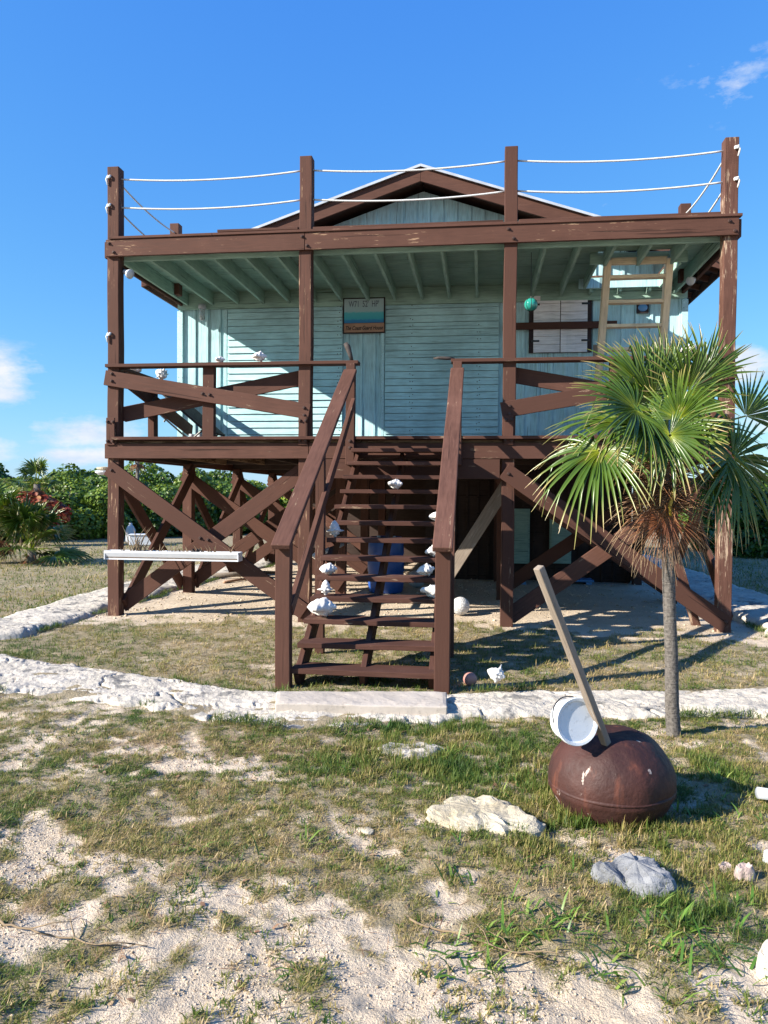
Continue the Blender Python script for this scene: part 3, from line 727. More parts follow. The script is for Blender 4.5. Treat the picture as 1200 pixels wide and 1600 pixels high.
# ropes round the roof deck
def rope(p0, p1, sag, knots=True):
    p0 = Vector(p0); p1 = Vector(p1); pts = []
    for i in range(25):
        t = i/24; q = p0.lerp(p1, t); q.z -= sag*4*t*(1-t); pts.append(q)
    mb = MB(); mb.tube(pts, .011, 7); o = mb.build('rope', M['rope'], house, smooth=True)
    if knots:
        mb = MB()
        for q in ((p0,) if knots == 1 else (p1,)):
            for j in range(3):
                a = j*2.1; mb.tube([q+Vector((math.cos(a+t*.9)*.028, math.sin(a+t*.9)*.024-.0, math.sin(t*1.1+a)*.026)) for t in range(7)], .013, 6)
        mb.build('knot', M['rope'], o, smooth=True)
    return o
for zz in (5.46, 5.11):
    for i in range(3): rope((US[i]+.07, 0, zz), (US[i+1]-.07, 0, zz), .055, False)
    for u in (0.02, 7.30): rope((u, .07, zz-.02), (u, 1.80, zz-.05), .05, False)
for u, sg in ((0, -1), (7.32, 1)):
    for zz in (5.46, 5.11) + ((3.52,) if u == 0 else ()):
        mb = MB()
        for j in range(3):
            a = j*2.1; mb.tube([Vector((u+sg*.065+math.cos(a+t*.9)*.022-sg*.02, -.09+math.sin(a+t*.9)*.014, zz+math.sin(t*1.1+a)*.018)) for t in range(8)], .010, 6)
        mb.tube([(u+sg*.06, -.085, zz+.02), (u+sg*.075, -.10, zz-.03), (u+sg*.06, -.09, zz-.10)], .010, 6)
        mb.build('rope_knot', M['rope'], house, smooth=True)

# ------------------------------------------------------------------ things on and round the house
def hthing(name, u, v, z, label, cat, group=None, rz_=0):
    return tag(empty(name, H2W(u, v, z), HA+rz_), label, cat, group)
# sign
c0 = on_v(537, 467, WV-.04); c1 = on_v(602, 521, WV-.04)
sg = hthing('house_sign', (c0.x+c1.x)/2, WV-.075, (c0.z+c1.z)/2, 'painted sea-view house sign with script lettering between the two wide shutters', 'sign')
w2 = (c1.x-c0.x)/2; h2 = (c0.z-c1.z)/2
MB().box(-w2, w2, -.012, .012, -h2, h2).build('board', M['blackframe'], sg, .003)
sea = MB().box(-w2+.02, w2-.02, -.020, -.0125, -h2*.42, h2-.02).build('painting', M['sea'], sg); 
# shift texture so that its bands lie on the panel
MB().box(-w2+.02, w2-.012, -.022, -.0125, -h2+.015, -h2*.44).build('name_plank', M['signwood'], sg, .002)
def text(s, size, mat_, parent, loc, shear=0, width=None, name='lettering', bold=0):
    cu = bpy.data.curves.new(name, 'FONT'); cu.body = s; cu.size = size; cu.align_x = 'CENTER'; cu.align_y = 'CENTER'; cu.shear = shear; cu.extrude = .001; cu.offset = bold
    o = bpy.data.objects.new(name, cu); C.objects.link(o)
    bpy.context.view_layer.update()
    dg = bpy.context.evaluated_depsgraph_get(); me = bpy.data.meshes.new_from_object(o.evaluated_get(dg)); bpy.data.objects.remove(o)
    xs_ = [v.co.x for v in me.vertices]; sx = width/(max(xs_)-min(xs_)) if width else 1
    me.transform(Matrix.Diagonal((sx, 1, 1, 1))); me.name = name; me.materials.clear(); me.materials.append(M[mat_])
    o = bpy.data.objects.new(name, me); C.objects.link(o); o.parent = parent; o.location = loc; o.rotation_euler = (R(90), 0, 0); return o
text('The Coast Guard House', .085, 'ink', sg, (0, -.0235, -h2*.72), .35, 2*w2-.07, bold=.0015)
text("W71  52'  HP'", .13, 'inkgrey', sg, (0, -.0215, h2*.62), 0, 2*w2*.72, bold=.001)
# jar lamp on the left of the wall
def jarlamp(u, z):
    t = hthing('wall_lamp', u, WV-.02, z, 'clear jar lamp with metal cap on the wall left of the wide shutter', 'lamp')
    MB().lathe([(0, .16), (.055, .16), (.062, .10), (.05, .09), (0, .09)], 18, Matrix.Translation((0, -.14, 0))).build('cap', M['bolt' if False else 'pvc'], t, smooth=True)
    MB().lathe([(.046, .09), (.05, .03), (.044, -.05), (.03, -.085), (0, -.09)], 18, Matrix.Translation((0, -.14, 0))).build('glass_jar', M['glassy'], t, smooth=True)
    MB().tube([(0, .0, .12), (0, -.08, .13), (0, -.13, .13)], .018, 8).build('bracket', M['pvc'], t)
p = on_v(316, 492, WV-.16); jarlamp(p.x, p.z)
# small floodlights
def flood(px, py, v, rot, label):
    p = on_v(px, py, v); t = hthing('floodlight', p.x, v, p.z, label, 'lamp', None, rot)
    MB().lathe([(0, -.045), (.028, -.045), (.034, 0), (.058, .05), (.06, .07), (0, .062)], 16, Matrix.Rotation(R(115), 4, 'X')).build('lamp_head', M['vinyl'], t, smooth=True)
    MB().tube([(0, 0, 0), (.0, .05, .05), (0, .09, .09)], .012, 8).build('arm', M['black'], t)
flood(198, 426, .02, R(70), 'small white floodlight beside the top of the left corner post')
flood(1082, 437, 1.6, R(-40), 'small white floodlight under the right eave')
# hanging glass float
p = on_v(829.5, 476, .35)
t = hthing('glass_float', p.x, .35, p.z, 'green glass float hanging on a cord under the porch ceiling', 'float')
MB().lathe([(.001+.079*math.sin(PI*i/18), -.079*math.cos(PI*i/18)) for i in range(19)], 28).build('glass_ball', M['float'], t, smooth=True)
MB().tube([(0, 0, .075), (0, 0, 4.5-p.z)], .004, 6).build('cord', M['black'], t)
mb = MB()
for k in range(4): mb.tube([(.081*math.sin(a)*math.cos(k*PI/4), .081*math.sin(a)*math.sin(k*PI/4), .081*math.cos(a)) for a in [2*PI*i/20 for i in range(21)]], .003, 4, False)
mb.build('net', M['black'], t)
# ladder through the hatch
t = hthing('ladder', 6.55, 1.5, 2.24, 'bare pine ladder leaning up into the roof deck hatch', 'ladder')
lu = [on_v(x_, 405, .95).x-6.55 for x_ in (950, 1046)]
LB, LT = (.62, .0), (-.55, 2.33)
def lad(a): return Vector((0, LB[0]+(LT[0]-LB[0])*a, LB[1]+(LT[1]-LB[1])*a))
for q in lu: timber('side_rail', lad(0)+Vector((q+(.09 if q > 0 else 0), 0, 0)), lad(1.0)+Vector((q, 0, 0)), .085, .13, M['rawwood'], t, up=(0, -1, .4))
timber('top_bar', lad(.985)+Vector((lu[0]+.03, -.02, 0)), lad(.985)+Vector((lu[1]-.03, -.02, 0)), .04, .09, M['rawwood'], t)
for i in range(8):
    q = lad((i+.55)/8.3); e_ = .09*(1-(i+.55)/8.3); timber('rung', q+Vector((lu[0]+.04, 0, 0)), q+Vector((lu[1]-.04+e_, 0, 0)), .12, .042, M['rawwood'], t)
timber('wedge_block', lad(.50)+Vector((lu[0]-.06, -.05, -.06)), lad(.50)+Vector((lu[0]-.06, -.05, .18)), .07, .05, M['grey'], t)
# small picture on the wall behind the ladder
p = on_v(1004, 481, WV-.03); t = hthing('wall_ornament', p.x, WV-.035, p.z, 'small blue ornament hung on the wall behind the ladder', 'ornament')
MB().box(-.085, .085, -.012, .012, -.08, .08).build('plaque', M['blackframe'], t, .006)
MB().lathe([(0, .02), (.035, .016), (.055, 0)], 20, Matrix.Translation((0, -.014, 0)) @ Matrix.Rotation(R(90), 4, 'X') @ Matrix.Scale(1.2, 4, (1, 0, 0))).build('blue_motif', M['lightblue'], t, smooth=True)

# ------------------------------------------------------------------ conch shells
def conch_mesh(seed, spikes=8, lip=1.0, spike=.35):
    rr = random.Random(seed); mb = MB(); nL = 26; nA = 40; vs = []
    for i in range(nL):
        t = i/(nL-1)
        if t < .38: base = .02+.28*(t/.38)**.80; base += .016*math.sin(t*42)
        else: base = .29*(1-((t-.38)/.62)**2.2)**.8+.012
        for k in range(nA):
            a = 2*PI*k/nA; r_ = base
            sh = math.exp(-((t-.38)/.055)**2); r_ += spike*.38*sh*max(0, math.cos(a*spikes+.7*seed))**2.5*(1 if a < 5.4 else .3)
            sh2 = math.exp(-((t-.22)/.035)**2); r_ += spike*.16*sh2*max(0, math.cos(a*(spikes+1)))**2
            fl = math.exp(-((a-5.2)/.38)**2)*math.exp(-((t-.62)/.25)**2); r_ += .24*lip*fl
            mo = math.exp(-((a-5.85)/.25)**2)*math.exp(-((t-.66)/.2)**2); r_ -= .13*lip*mo
            r_ *= 1+.05*math.sin(t*30+a*3+seed)
            vs.append((r_*math.cos(a), t-.5, r_*math.sin(a)))
    fs = [(i*nA+k, i*nA+(k+1) % nA, (i+1)*nA+(k+1) % nA, (i+1)*nA+k) for i in range(nL-1) for k in range(nA)]
    fs += [tuple(range(nA))[::-1], tuple((nL-1)*nA+k for k in range(nA))]
    mb.add(vs, fs); return mb
_cm = {}
def conch(world, size, rot, kind, label, grp, mt='shell'):
    key = (kind, mt)
    if key not in _cm:
        o = conch_mesh(kind[0], kind[1], kind[2], kind[3]).build('conch_shell', M[mt], smooth=True); _cm[key] = o
    else:
        o = bpy.data.objects.new('conch_shell', _cm[key].data); C.objects.link(o)
    o.rotation_euler = rot; o.scale = (size,)*3
    M3 = Euler(rot).to_matrix(); mz = min((M3 @ Vector(v.co)).z for v in o.data.vertices)*size
    o.location = Vector(world)+Vector((0, 0, -mz-.003*0))
    return tag(o, label, 'shell', grp)
KS = (1, 8, 1.1, .35); KB = (2, 7, 1.5, .16); KC = (3, 9, .4, .75)
def tread_shell(k, px, py, size, rot, kind, label, dv=-.03, mt='shell'):
    v, z = tread_pos(k); u = on_v(px, py, v+dv).x
    conch(H2W(u, v+dv, z+.002), size, rot, kind, label, 'conch shells on the stair treads', mt)
tread_shell(10, 618, 762, .17, (0.10, 2.20, 1.10), KB, 'conch shell in the middle of the highest occupied stair tread')
tread_shell(7, 523, 831, .17, (1.45, 0, .4), KC, 'spiky white conch at the left end of the seventh stair tread')
tread_shell(5, 513, 886, .17, (0.10, 1.90, 1.50), KB, 'humped white conch at the left end of the fifth stair tread, above the grey-centred one')
tread_shell(4, 509, 913, .14, (1.57, 0, .9), KC, 'spiky grey-centred conch at the left end of the fourth stair tread', mt='shell')
tread_shell(3, 503, 948, .26, (0.05, 2.10, 1.45), KB, 'largest white conch, lying on the left end of the third stair tread')
tread_shell(8, 681, 808, .15, (0.10, 2.10, 1.90), KB, 'half-hidden conch at the right end of the eighth stair tread')
tread_shell(6, 678, 860, .17, (0.50, 2.00, 1.00), KS, 'knobbed conch at the right end of the sixth stair tread beside the handrail')
tread_shell(5, 665, 893, .17, (0.40, 2.10, 2.10), KS, 'pointed conch at the right end of the fifth stair tread')
tread_shell(4, 675, 920, .18, (0.30, 2.30, 0.80), KB, 'bluish shaded conch at the right end of the fourth stair tread')
def cap_shell(px, py, size, rot, kind, label, u=None, v=-.05):
    if u is None: uu, vv = on_v(px, py, v).x, v
    else:
        o = HI @ EYE; d = HI.to_3x3() @ ray(px, py); t_ = (u-o.x)/d.x; uu, vv = u, (o+d*t_).y
    conch(H2W(uu, vv, 3.146), size, rot, kind, label, 'shells on the porch rail')
cap_shell(344, 560, .13, (0.10, 2.10, 1.40), KB, 'small shell on the front rail near the jar lamp')
cap_shell(405, 560, .19, (0.05, 2.10, 1.50), KS, 'wide white shell on the front rail before the left shutter')
cap_shell(252, 583, .22, (.5, .2, 1.2), KC, 'large spiky shell on the left side rail', u=0)
cap_shell(215, 572, .16, (0.10, 2.10, 0.90), KB, 'small shell on the left side rail beside the corner post', u=0)
cap_shell(1078, 553, .22, (0.10, 2.10, 1.50), KB, 'white shell on the right end of the front rail behind the palm')
p = G(775, 1072, .08); conch((p.x, p.y, .09), .15, (.3, .4, 1.2), KC, 'spiky bleached conch on the white kerb right of the stairs', 'shells on the ground')
# driftwood on the newels
def lump(name, path, rad, m, label, cat, seed=1, n=10):
    rr = random.Random(seed); o0 = Vector(path[0]); mb = MB()
    mb.tube([Vector(q)-o0 for q in path], rad, n); o = mb.build(name, M[m], smooth=True); o.location = o0
    return tag(o, label, cat)
p = H2W(3.02, -.10, 3.146)
lump('driftwood', [p+Vector((-.0, 0, 0)), p+Vector((-.02, .0, .07)), p+Vector((-.05, .02, .16)), p+Vector((-.08, .02, .21))], [.022, .03, .04, .028], 'drift', 'upright dark driftwood knot on the left stair newel', 'driftwood', n=6)
p = H2W(4.16, -.05, 3.16)
lump('driftwood', [p+Vector((-.17, 0, .0)), p+Vector((-.1, 0, .008)), p+Vector((0, 0, .003)), p+Vector((.08, 0, .0))], [.008, .02, .022, .012], 'drift', 'dark driftwood stick lying over the end of the right rail', 'driftwood', n=6)
# tipped table on the porch
t = hthing('tipped_table', .55, 1.15, 2.24, 'dark metal table tipped over on the left end of the porch', 'table')
Mx = Matrix.Translation((.0, 0, .43)) @ Matrix.Rotation(R(40), 4, 'Y')
mb = MB()
for i in range(9): mb.box(-.55, .45, -.4+i*.09, -.4+i*.09+.07, -.015, .015, Mx)
mb.build('table_top', M['drift'], t, .003)
for a, b in ((-.45, -.32), (-.45, .32), (.38, -.32), (.38, .32)):
    q = Mx @ Vector((a, b, -.02)); q2 = Mx @ Vector((a*.8, b, -.42)); MB().tube([q, q2], .014, 8).build('leg', M['black'], t)
MB().tube([Mx @ Vector((-.38, -.32, -.25)), Mx @ Vector((.32, -.32, -.25))], .012, 8).build('stretcher', M['black'], t)
for j, (px_, c_) in enumerate(((300, 'vinyl'), (312, 'vinyl'))):
    p = on_v(px_, 672, .9); t = hthing('tin_can', p.x, .9, 2.24, ['left one of two small pale tins on the porch floor', 'right one of two small pale tins on the porch floor'][j], 'tin', 'tins on the porch floor')
    MB().lathe([(0, 0), (.04, 0), (.04, .1), (.038, .105), (0, .105)], 16).build('body', M[c_ if j else 'pvc'], t, smooth=False); MB().lathe([(0, .106), (.041, .106), (.041, .116), (0, .116)], 16).build('lid', M['vinyl'], t)
# stacked pale dishes/board behind the left post
p = on_v(160, 736, .5); t = hthing('float_stack', p.x+.03, .5, p.z-.05, 'stacked flat bleached floats fixed behind the left corner post', 'float')
MB().lathe([(0, 0), (.08, 0), (.12, .03), (.12, .05), (0, .06)], 20).build('lower_float', M['bucket'], t, .004); MB().lathe([(0, .062), (.07, .062), (.10, .075), (.10, .10), (0, .11)], 20).build('upper_float', M['creamrock'], t, .004)
# white trough on the left bracing
p0 = on_v(166, 866, -.27); p1 = on_v(374, 866, -.27); L = p1.x-p0.x
t = hthing('trough', p0.x, -.24, p0.z-.06, 'long white vinyl trough of dry plants across the left stilt bracing', 'trough')
mb = MB(); prof = [(-.06, 0), (.06, 0), (.06, .03), (.085, .085), (.085, .11), (.070, .11), (.070, .088), (.045, .03), (.045, .012), (-.045, .012), (-.045, .03), (-.07, .088), (-.07, .11), (-.085, .11), (-.085, .085), (-.06, .03)]
n = len(prof); mb.add([(0, y_, z_) for y_, z_ in prof]+[(L, y_, z_) for y_, z_ in prof], [(i, (i+1) % n, (i+1) % n+n, i+n) for i in range(n)]); mb.build('gutter', M['vinyl'], t)
for x_ in (-.004, L-.006): MB().box(x_, x_+.01, -.083, .083, .002, .107).build('end_cap', M['vinyl'], t)
MB().box(.011, L-.011, -.062, .062, .02, .085).build('soil', M['bark'], t)
mb = MB(); rr = random.Random(4)
for i in range(70):
    x_ = rr.choice([rr.gauss(.40, .10), rr.uniform(.3, L-.1), rr.gauss(1.0, .2)]); x_ = min(max(x_, .05), L-.05); h_ = rr.uniform(.04, .13) if abs(x_-.4) > .15 else rr.uniform(.10, .34)
    a = rr.uniform(0, 6.28); mb.tube([(x_, 0, .08), (x_+math.cos(a)*h_*.25, math.sin(a)*h_*.2, .08+h_*.6), (x_+math.cos(a)*h_*.55, math.sin(a)*h_*.4, .08+h_)], [.007, .005, .001], 4)
mb.build('dry_plants', M['dried'], t)
mb = MB(); rr = random.Random(9)
for i in range(5): a = i*1.3; mb.tube([(1.14, -.02, .09), (1.14+math.cos(a)*.05, -.02+math.sin(a)*.02, .14), (1.15+math.cos(a)*.07, -.02, .11)], .012, 6)
mb.build('fibre_clump', M['drift'], t)
# blue barrel
def barrel(u, v, label):
    t = hthing('barrel', u, v, .0, label, 'barrel')
    pr = [(0, 0), (.25, 0), (.265, .02), (.28, .08), (.29, .28), (.278, .30), (.278, .32), (.292, .34), (.292, .56), (.278, .58), (.278, .60), (.288, .62), (.278, .82), (.25, .88), (.235, .885), (.23, .87), (0, .87)]
    MB().lathe(pr, 36).build('drum', M['blue'], t, smooth=True)
    for x_ in (-.12, .12): MB().lathe([(0, .895), (.03, .895), (.034, .87)], 12, Matrix.Translation((x_, 0, 0))).build('bung', M['vinyl'], t)
p = on_v(603, 880, 2.95); barrel(p.x, 2.95, 'blue plastic drum standing in the shade behind the stairs')
# two pale blue trays further right
for px_, w_, lb_ in ((806, .33, 'small pale blue plastic tray on the sand under the house'), (898, .62, 'longer pale blue plastic tray lying under the house behind the pole')):
    p = HI @ G(px_, 912); t = hthing('plastic_tray', p.x, p.y, 0, lb_, 'tray', 'blue trays under the house')
    MB().box(-w_/2, w_/2, -.2, .2, .05, .09).build('top', M['lightblue'], t, .02)
    for s_ in (-1, 1): MB().box(s_*w_*.36-.05, s_*w_*.36+.05, -.19, .19, .0, .051).build('foot', M['lightblue'], t, .01)
# net ball and other bits
p = G(720, 962); o = MB().lathe([(.001+.118*math.sin(PI*i/16), .118-.118*math.cos(PI*i/16)) for i in range(17)], 28).build('net_ball', M['buoywhite'], smooth=True); o.location = (p.x, p.y+.05, .0); tag(o, 'white netted ball on the sand right of the stairs', 'ball')
p = on_v(651, 860, 3.6); o = MB().lathe([(.001+.15*math.sin(PI*i/16), .15-.15*math.cos(PI*i/16)) for i in range(17)], 24).build('buoy', M['pvc'], smooth=True); o.location = H2W(p.x, 3.6, .0); tag(o, 'dull grey round buoy in the shade beside the blue drum', 'buoy')
p = G(737, 1072, .05); o = MB().lathe([(.001+.055*math.sin(PI*i/12), .055-.055*math.cos(PI*i/12)) for i in range(13)], 20).build('small_float', M['pink'], smooth=True); o.location = (p.x, p.y+.12, .02); tag(o, 'small faded pink float at the back of the kerb by the stairs', 'float')
p = on_v(492, 868, .6); lump('pipe', [H2W(p.x, .6, p.z), H2W(p.x+.05, 3.0, p.z+.05)], .035, 'pvc', 'grey pipe end pointing out under the porch left of the stairs', 'pipe')
def logs(px, py, L_, r_, ang, m, label, nm, cat, z=.0):
    p = G(px, py); a = R(ang); return lump(nm, [(p.x, p.y, z+r_), (p.x+math.cos(a)*L_*.5, p.y+math.sin(a)*L_*.5, z+r_*1.3), (p.x+math.cos(a)*L_, p.y+math.sin(a)*L_, z+r_)], [r_, r_*.9, r_*.7], m, label, cat, n=8)
logs(325, 905, 1.1, .05, 30, 'grey', 'grey log on the sand behind the left bracing', 'log', 'log')
logs(372, 898, .9, .035, 5, 'drift', 'dark branch lying beyond the grey log under the house', 'branch', 'branch')
logs(350, 912, .6, .025, 60, 'signwood', 'reddish stick crossing the sand by the second stilt', 'stick', 'stick')
# stuff in the far left yard
p = G(222, 852); t = tag(empty('white_box', (p.x, p.y, 0), .2), 'white plastic box in the yard behind the left bracing', 'box')
MB().box(-.35, .35, -.25, .25, 0, .30).build('body', M['vinyl'], t, .03); MB().box(-.37, .37, -.27, .27, .301, .34).build('lid', M['vinyl'], t, .015)
p = G(204, 848); t = tag(empty('grey_jug', (p.x, p.y, 0)), 'tall grey plastic jug left of the white box', 'jug')
MB().lathe([(0, 0), (.13, 0), (.15, .05), (.15, .4), (.09, .52), (.05, .56), (.05, .62), (0, .62)], 20).build('body', M['pvc'], t, smooth=True)

# ------------------------------------------------------------------ rusty mooring buoy, bucket, pole
p = G(981, 1300); bx, byy = p.x, p.y+.27
t = tag(empty('rusty_buoy', (bx, byy, 0)), 'squat rust-red iron buoy half sunk in the grass', 'buoy')
pr = []
for i in range(40):
    a = -70+160*i/39; a_ = R(a); r_ = .302*max(0, math.cos(a_))**.80; z_ = .158+.232*math.sin(a_)
    pr.append([max(r_, .001), z_])
for q in pr:
    if .10 < q[1] < .12: q[0] += .006
    if q[1] > .375: q[1] -= (q[1]-.375)*.5
pr = [(0.001, -.04), (.16, -.04)]+[tuple(q) for q in pr]
o = MB().lathe(pr, 72).build('iron_shell', M['rust'], t, smooth=True)
for v_ in o.data.vertices:
    c_ = v_.co; n_ = float(fbm(np.array(math.atan2(c_.y, c_.x)*3+9), np.array(c_.z*9), 2, 3))-.5; k_ = 1+n_*.05; c_.x *= k_; c_.y *= k_; c_.z += (float(fbm(np.array(c_.x*7), np.array(c_.y*7), 6, 3))-.5)*.03*(c_.z > .2)
MB().lathe([(.296, .118), (.3055, .124), (.3055, .132), (.298, .140), (.28, .142), (.28, .118)], 72).build('weld_seam', M['rust'], t, smooth=True)
# pole
p1 = PY(943, 1150, byy-.15); p0 = PY(841, 886, byy-.42)
dv = (p0-p1).normalized(); po = timber('wooden_pole', p1-dv*.10, p0, .038, .036, M['grey'], None, bevel=.005); tag(po, 'square grey wooden pole standing in the top of the rusty buoy', 'pole')
# bucket
bc = PY(899, 1127, byy-.20)
t = tag(empty('bucket', bc), 'scuffed white plastic bucket tipped on the top of the rusty buoy', 'bucket')
ax = Vector((.30, -.94, .14)).normalized()
Q = ax.to_track_quat('Z', 'Y').to_matrix().to_4x4()
Q = Matrix.Translation((0, .0, 0)) @ Q
MB().lathe([(.0005, -.072), (.092, -.072), (.095, -.067), (.100, .00), (.1075, .001), (.1075, .018), (.101, .018), (.097, -.01), (.091, -.062), (.0005, -.064)], 40, Q).build('pail', M['bucket'], t, smooth=False)
MB().lathe([(.0005, .012), (.09, .013), (.096, .020), (.108, .022), (.111, .018), (.111, .008), (.1085, .006)], 40, Q).build('lid', M['bucket'], t)
mb = MB(); mb.tube([Q @ Vector((.108*math.cos(a), .108*math.sin(a)*1.0, -.01-.05*abs(math.sin(a)))) for a in [PI*i/14 for i in range(15)]], .003, 6); mb.build('handle', M['black'], t)

# ------------------------------------------------------------------ rocks
def rock(name, px0, px1, py0, py1, h, m, label, seed, cat='rock', shape=None, flat=.6):
    p = G((px0+px1)/2, (py0*.35+py1*.65)); W_ = (px1-px0)/F*p.y; n = 36; mm = 14
    dep = min(W_*.9, max(.1, (py1-py0)*p.y**2/(F*1.54)*.75)); vs = []; rr = random.Random(seed); ph = [rr.uniform(0, 6.28) for _ in range(6)]
    for j in range(mm+1):
        e = PI/2*(1-j/mm*1.15)
        for i in range(n):
            a = 2*PI*i/n; rad = 1+.14*math.sin(2*a+ph[0])+.10*math.sin(3*a+ph[1])+.06*math.sin(5*a+ph[2])
            ce = max(0, math.cos(e))**flat; x_ = ce*rad*math.cos(a)*W_/2; y_ = ce*rad*math.sin(a)*dep/2; z_ = math.copysign(abs(math.sin(e))**.7, math.sin(e))*h
            nz_ = float(fbm(np.array(x_*14+seed), np.array(y_*14+j*.15), seed, 4))-.5
            q_ = math.floor((nz_+.5)*7)/7-.5
            s_ = 1+(nz_*.5+q_*.45)*.5; vs.append((x_*s_, y_*s_, z_*(1+nz_*.8+q_*.5)))
    fs = [(j*n+i, j*n+(i+1) % n, (j+1)*n+(i+1) % n, (j+1)*n+i) for j in range(mm) for i in range(n)]
    mb = MB(); mb.add(vs, fs); o = mb.build(name, M[m]); o.location = (p.x, p.y, gh(p.x, p.y)-.01); return tag(o, label, cat)
rock('flat_rock', 668, 832, 1228, 1308, .045, 'creamrock', 'large cream limestone rock half buried in front of the buoy', 11)
rock('grey_stone', 934, 1052, 1340, 1402, .085, 'greyrock', 'blue-grey stone with white patches in the grass below the buoy', 5, flat=.35)
rock('paving_stone', 598, 684, 1148, 1192, .03, 'kerb', 'flat whitish paving stone in the grass below the stairs', 8, flat=.4)
rock('coral_stone', 1148, 1176, 1350, 1390, .06, 'pinkrock', 'pinkish coral stone in the grass near the right edge, the larger one', 3)
rock('coral_stone', 1124, 1143, 1346, 1372, .04, 'pinkrock', 'small pinkish coral stone left of the larger one', 13)
rock('white_stone', 1186, 1230, 1470, 1560, .09, 'kerb', 'white stone at the right edge nearest the viewer', 17)
rock('small_stone', 556, 588, 1290, 1304, .02, 'creamrock', 'small cream stone poking out of thin grass left of the big rock', 19)
p = G(1184, 1262); lump('pipe', [(p.x, p.y, .075), (p.x+.28, p.y+.02, .03)], .028, 'pvc', 'grey pipe end in the grass at the right edge', 'pipe', n=16)
p = G(1200, 1355); o = MB().box(-.012, .2, -.03, .04, 0, .06).build('plastic_scrap', M['vinyl'], bevel=.01); o.location = (p.x+.01, p.y, 0); o.rotation_euler = (0, .2, .3); tag(o, 'pale blue plastic scrap at the right edge', 'scrap')

# ------------------------------------------------------------------ thatch palm
def fan(hub, D, Nn, Rr, A=150, n=44, droop=.25, seed=0, fold=.85, tone0=0, split=.36, cup=.10, wd=1.0, stiff=.2):
    rr = np.random.default_rng(seed); D = Vector(D).normalized(); Nn = Vector(Nn).normalized(); Nn = (Nn-D*Nn.dot(D)).normalized(); Xx = Nn.cross(D)
    V = []; Q = []; TO = []; ns = 9
    for i in range(n):
        th = R(-A+2*A*i/(n-1)+rr.normal()*1.2); L = Rr*(.80+.20*math.cos(th*.9))*rr.uniform(.86, 1.06)
        d = D*math.cos(th)+Xx*math.sin(th); perp = (-D*math.sin(th)+Xx*math.cos(th))
        dth = R(2*A/(n-1)); bend = droop*rr.uniform(.6, 1.5); sidew = rr.normal()*.05; brk = rr.random() < .15; kk = rr.uniform(.55, .85)
        tn = rr.normal()*.06
        base = len(V)
        for j in range(ns):
            s = j/(ns-1); s = .03+.97*s
            if s < split: w = s*L*dth*.5*1.02
            else: w = split*L*dth*.5*1.02*(1-((s-split)/(1-split))**1.35)+.0008
            w *= wd
            P = hub+d*(s*L)+Nn*(cup*L*math.sin(s*1.9))+perp*(sidew*L*s*s)+Vector((0, 0, -1))*(bend*L*s**2.3)
            if brk and s > kk: P += Vector((0, 0, -1))*(s-kk)*L*.9-d*(s-kk)*L*.5
            tw = perp
            V += [P-tw*w+Nn*w*fold, P, P+tw*w+Nn*w*fold]; tt = min(1, max(0, s+tn if s > .15 else s*.8)); tt = tt if tt > 0 else 0; TO += [tone0+tt*(1-tone0)]*3
        for j in range(ns-1):
            a = base+j*3; Q += [(a, a+1, a+4, a+3), (a+1, a+2, a+5, a+4)]
    return V, Q, TO
def fan_obj(parent, name, base, hub, D, Nn, Rr, m='palm', **k):
    V, Q, TO = fan(Vector(hub), D, Nn, Rr, **k)
    # petiole
    mb = MB(); b = Vector(base); h = Vector(hub); mid = (b+h)/2+Vector((0, 0, .10*(h-b).length)); mb.tube([b, b.lerp(mid, .5)+Vector((0, 0, .01)), mid, mid.lerp(h, .5)+Vector((0, 0, .008)), h], [.011, .009, .008, .007, .006], 6)
    n0 = len(V); V = [tuple(x) for x in V]+mb.v
    quads = Q+[tuple(i+n0 for i in f) for f in mb.f if len(f) == 4]
    TO = TO+[.05]*len(mb.v)
    o = npmesh(name, np.array(V), np.array(quads), None, M[m], {'tone': TO}, True, parent); return o
pb = G(1053, 1151); PD = pb.y
palm = tag(empty('thatch_palm', (pb.x, pb.y, 0)), 'slim grey-trunked fan palm with dead leaf skirt standing before the house', 'palm tree')
def pp(px, py, dy=0): return PY(px, py, PD+dy)-Vector((pb.x, pb.y, 0))
tk = [pp(1053, 1158), pp(1050, 1100), pp(1049, 1020), pp(1046, 950), pp(1044, 880), pp(1040, 820), pp(1040, 740)]
mb = MB(); pts = []; rs = []
for i in range(60):
    t_ = i/59*(len(tk)-1); a = int(min(t_, len(tk)-2)); q = tk[a].lerp(tk[a+1], t_-a); pts.append(q); rs.append((.046-.007*min(1, i/25))*(1+.035*(i % 3 == 0)+random.uniform(-.015, .015)))
rs[0] = .060; rs[1] = .054
mb.tube(pts, rs, 18); mb.build('trunk', M['trunk'], palm, smooth=True)
core = pp(1040, 745)
